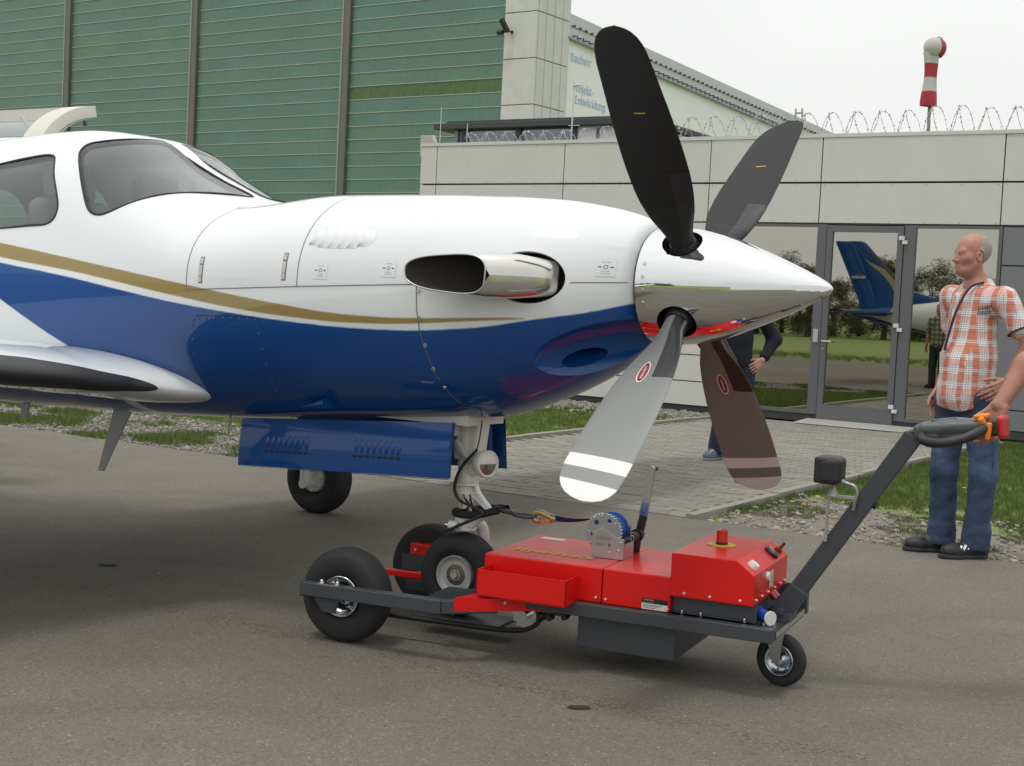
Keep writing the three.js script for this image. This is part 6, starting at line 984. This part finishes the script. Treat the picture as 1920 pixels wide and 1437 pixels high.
  mesh('badge', place(box(.06, .085, .003), [-.15, 1.15, .09], [0, .8, .1]), std(lin(.6, .6, .58), .6), G);
  const jc = [[J.hipL, [.125, .50, .11], .103, .078], [[.125, .50, .11], [.113, .14, .08], .078, .072], [J.hipR, [-.05, .50, -.06], .103, .078], [[-.05, .50, -.06], [-.03, .14, -.09], .078, .074], [[.08, .92, .06], [0, .92, -.06], .118, .118], [[.118, .145, .08], [.115, .085, .076], .077, .083], [[-.03, .145, -.09], [-.032, .085, -.09], .078, .084]];
  const Je = cloth(G, 'jeans', jc, .03, jeansMat(), (x, y, z) => Math.max(y - .975, .052 - y), .0095, .007, 11, [10, 9, 10]);
  fade(Je.geometry, (x, y, z) => { const n = fbm(x * 6 + 3, y * 5, z * 6, 4), w = clamp(.5 + 1.1 * n + .35 * Math.exp(-(((y - .62) / .16) ** 2)) * (z > -.2 ? 1 : 0)), k = .82 + .75 * w * w; return [k * .86, k * .78, k * .68]; });
  mesh('jeans_seam', [tube([[.09, .96, .185], [.135, .75, .195], [.15, .5, .185], [.145, .3, .155], [.135, .1, .152]], .003, 40, 5)], std(lin(.05, .06, .09), .9), Je); for (let k = 0; k < 5; k++) mesh('shoe_lace', rod([.012 - .024 * k, .108 - .010 * k, .098 + .004 * k], [.006 - .024 * k, .108 - .010 * k, .130 + .004 * k], .0035, .0035, 5), std(lin(.04, .04, .045), .8), G);
  const sM = std(lin(.014, .014, .016), .55), so = std(lin(.03, .03, .032), .7);
  shoe(G, J.anL, J.toL, sM, so); shoe(G, J.anR, J.toR, sM, so);
  for (let k = 0; k < 3; k++) mesh('shoe_stripe', place(clean(new RoundedBoxGeometry(.014, .034, .004, 1, .0018)), [.062 - .026 * k, .074 - .004 * k, .134 + .0065 * k], [-.35, -.28, -.5]), std(lin(.75, .85, .83), .35), G);
}
// ---- person in dark jacket behind the propeller
{
  const J = { head: [.0, 1.63, .02], neck: [.0, 1.46, 0], shL: [.185, 1.40, .0], shR: [-.185, 1.40, .0], elL: [.36, 1.13, -.06], wrL: [.235, .93, .06], elR: [-.34, 1.14, -.06], wrR: [-.205, .93, .07], pelvis: [0, .90, 0], hipL: [.09, .86, 0], hipR: [-.09, .86, 0], knL: [.11, .47, .03], knR: [-.095, .47, .03], anL: [.11, .085, .0], anR: [-.13, .085, .0], toL: [.16, .04, .17], toR: [-.235, .04, .12] };
  const { G } = person('person', 'person in navy jumper and dark trousers standing behind the propeller', [2.03, 0, -12.72], J, { face: [-.2, 0, 1], browC: [.05, .04, .03], hairC: [.04, .03, .022], headCell: .006, handCell: .005,
    hair: (q, s, n) => Math.max(s - .012 - .008 * n, q[2] - .045 + (q[1] < .05 ? .05 : 0), -q[1] - .05), hands: [{ args: [J.wrL, [-.75, -.6, .35], [-.3, -.2, -.6], [.2, .3, .2], .3, -1], fore: J.elL }, { args: [J.wrR, [.6, -.75, .35], [.3, -.2, -.6], [.2, .3, .2], .3, 1], fore: J.elR }] });
  const nv = std(lin(.007, .009, .018), .92);
  cloth(G, 'jumper', [[[0, 1.40, 0], [0, 1.12, 0], .135, .145], [[0, 1.12, 0], [0, .93, 0], .145, .155], [[.13, 1.38, 0], [-.13, 1.38, 0], .085, .085], [J.shL, J.elL, .075, .062], [J.elL, add(J.wrL, [.03, .04, -.03]), .062, .05], [J.shR, J.elR, .075, .062], [J.elR, add(J.wrR, [-.03, .04, -.03]), .062, .05]], .045, nv, (x, y) => Math.max(.87 - y, y - 1.50), .013, .006, 21);
  const tr = cloth(G, 'trousers', [[J.hipL, J.knL, .10, .075], [J.knL, [.11, .1, 0], .075, .078], [J.hipR, J.knR, .10, .075], [J.knR, [-.128, .1, 0], .075, .078], [[.07, .85, 0], [-.07, .85, 0], .115, .115]], .03, std(lin(.018, .022, .04), .9), (x, y) => Math.max(y - .93, .05 - y), .013, .007, 31);
  const sh = std(lin(.10, .13, .18), .7), so = std(lin(.25, .26, .27), .7); shoe(G, J.anL, J.toL, sh, so); shoe(G, J.anR, J.toR, sh, so);
  for (let k = 0; k < 3; k++) mesh('shoe_stripe', place(clean(new RoundedBoxGeometry(.014, .042, .004, 1, .0018)), [-.150 - .02 * k, .072, .052 + .024 * k], [0, -.9, -.4]), std(lin(.55, .57, .6), .6), G);
  for (let k = 0; k < 4; k++) mesh('shoe_lace', rod([-.19 - .012 * k, .095 - .008 * k, .055 + .018 * k], [-.16 - .012 * k, .097 - .008 * k, .085 + .018 * k], .004, .004, 5), std(lin(.5, .5, .52), .7), G);
}
// ---- operator at the tiller, cut off by the right edge of the picture
{
  const g0 = [2.16, 0, -4.86];
  const J = { head: [.03, 1.66, .05], neck: [.06, 1.47, .04], shL: [-.05, 1.40, .21], shR: [-.06, 1.41, -.13], elL: [.02, 1.12, .27], wrL: [-.10, .90, .26], elR: [-.335, 1.225, -.075], wrR: [-.435, 1.075, -.045], pelvis: [.08, .92, .05], hipL: [.08, .87, .13], hipR: [.08, .87, -.03], knL: [.05, .47, .15], knR: [.13, .48, -.05], anL: [.10, .09, .15], anR: [.24, .11, -.06], toL: [-.06, .04, .19], toR: [.04, .05, -.06] };
  const { G } = person('person', 'person in white shirt holding the tug tiller with a bare forearm', g0, J, { face: [-1, -.15, .05], browC: [.1, .07, .05], hairC: [.08, .06, .045], headCell: .007,
    hair: (q, s, n) => Math.max(s - .012 - .008 * n, q[2] - .04 + (q[1] < .05 ? .05 : 0), -q[1] - .05), hands: [{ args: [J.wrR, [-.22, -.97, -.02], [-.75, .1, .55], [.35, .7, .6], .5, 1], fore: J.elR }, { args: [J.wrL, [-.3, -1, 0], [0, 0, -1], [.3, .4, .3], .3, -1], fore: J.elL }] });
  const wh = std(lin(.62, .62, .61), .85);
  cloth(G, 'white_shirt', [[[.06, 1.42, .04], [.08, 1.12, .05], .135, .15], [[.08, 1.12, .05], [.08, .92, .05], .15, .16], [[-.01, 1.39, .15], [.0, 1.39, -.08], .085, .085], [J.shL, [.0, 1.24, .25], .075, .072], [J.shR, [-.235, 1.295, -.095], .075, .070]], .045, wh, (x, y) => Math.max(.87 - y, y - 1.52), .012, .006, 41);
  cloth(G, 'trousers', [[J.hipL, J.knL, .10, .075], [J.knL, [.10, .1, .15], .075, .075], [J.hipR, J.knR, .10, .075], [J.knR, [.24, .12, -.06], .075, .072], [[.08, .86, .11], [.08, .86, 0], .115, .115]], .03, std(lin(.03, .032, .036), .9), (x, y) => Math.max(y - .93, .05 - y), .013, .007, 51);
  const sM = std(lin(.012, .012, .012), .5), so = std(lin(.02, .02, .02), .7); shoe(G, J.anL, J.toL, sM, so); shoe(G, [.24, .09, -.06], J.toR, sM, so);
}
// ---- bystander beside the tail, seen only in the mirrored glass
{
  const P = acW(-5.70, 0, -.95), J = { head: [0, 1.63, .01], neck: [0, 1.46, 0], shL: [.185, 1.40, .0], shR: [-.185, 1.40, .0], elL: [.25, 1.13, .0], wrL: [.23, .90, .08], elR: [-.25, 1.13, 0], wrR: [-.23, .90, .08], pelvis: [0, .90, 0], hipL: [.09, .86, 0], hipR: [-.09, .86, 0], knL: [.10, .47, .02], knR: [-.10, .47, .02], anL: [.10, .085, 0], anR: [-.10, .085, 0], toL: [.14, .04, .17], toR: [-.14, .04, .17] };
  const { G } = person('person', 'person in green checked shirt beside the tail, mirrored in the window', [P.x, 0, P.z], J, { face: [0, 0, 1], browC: [.05, .04, .03], hairC: [.035, .028, .022], headCell: .008, handCell: .006, hair: (q, s, n) => Math.max(s - .012 - .006 * n, q[2] - .04 + (q[1] < .05 ? .05 : 0), -q[1] - .05), hands: [{ args: [J.wrL, [0, -1, .2], [-1, 0, 0], [.3, .3, .2], .3, -1], fore: J.elL }, { args: [J.wrR, [0, -1, .2], [1, 0, 0], [.3, .3, .2], .3, 1], fore: J.elR }] });
  const chk = canvasTex(256, 256, (c) => { c.fillStyle = '#9aa08c'; c.fillRect(0, 0, 256, 256); c.fillStyle = 'rgba(60,72,52,.6)'; for (let i = 0; i < 4; i++) { c.fillRect(i * 64 + 8, 0, 26, 256); c.fillRect(0, i * 64 + 8, 256, 26); } }); chk.wrapS = chk.wrapT = THREE.RepeatWrapping;
  cloth(G, 'checked_shirt', [[[0, 1.40, 0], [0, 1.12, 0], .135, .145], [[0, 1.12, 0], [0, .93, 0], .145, .155], [[.13, 1.38, 0], [-.13, 1.38, 0], .085, .085], [J.shL, [.235, 1.2, 0], .075, .07], [J.shR, [-.235, 1.2, 0], .075, .07]], .045, std(0xffffff, .85, 0, { map: chk }), (x, y) => Math.max(.85 - y, y - 1.50), .015, .005, 61);
  cloth(G, 'trousers', [[J.hipL, J.knL, .10, .075], [J.knL, [.10, .1, 0], .075, .075], [J.hipR, J.knR, .10, .075], [J.knR, [-.10, .1, 0], .075, .075], [[.07, .85, 0], [-.07, .85, 0], .115, .115]], .03, std(lin(.03, .035, .05), .9), (x, y) => Math.max(y - .93, .05 - y), .015, .006, 71);
  const sM = std(lin(.02, .018, .016), .6); shoe(G, J.anL, J.toL, sM, sM); shoe(G, J.anR, J.toR, sM, sM);
  G.rotation.y = Math.PI - TH + .2;
}
// ---- small plants in the verge
{
  const yel = std(lin(.62, .48, .02), .7), stem = std(lin(.10, .16, .03), .8);
  for (const [s, q, h] of [[7.42, 8.15, .09], [7.48, 8.08, .07], [1.05, 8.55, .07], [8.1, 6.2, .09]]) { const P = site(s, -.02, q), d = thing('dandelion', 'yellow dandelion flower in the stony verge', 'flower', P, 0, 'dandelions in the verge'); mesh('stem', rod([0, 0, 0], [.008, h, .004], .003, .0025, 5), stem, d); const pet = []; for (let k = 0; k < 26; k++) { const a = k * 2.4, r = .003 + .0005 * k; pet.push(place(new THREE.SphereGeometry(1, 5, 4), [.008 + Math.cos(a) * r * .8, h + .006 - r * .12, .004 + Math.sin(a) * r * .8], [0, -a, .5], [.007, .003, .004])); } mesh('bloom', pet, yel, d); }
  const lf = thing('dry_leaf', 'curled brown leaf lying on the block path', 'leaf', site(6.55, .012, 6.9), .4); mesh('leaf_blade', gridGeo(8, 5, (u, v) => { const w = Math.sin(u * Math.PI) ** .7 * .05; return [(u - .5) * .17, .022 * Math.sin(u * 4) * (v - .5) + .018 * (v - .5) ** 2 * 4, (v - .5) * 2 * w]; }), std(lin(.09, .06, .04), .85, 0, { side: THREE.DoubleSide }), lf); mesh('leaf_stalk', tube([[.085, 0, 0], [.11, .006, .004], [.13, .01, .0]], .002, 10, 5), std(lin(.08, .05, .03), .85), lf);
}
renderer.render(scene, camera);
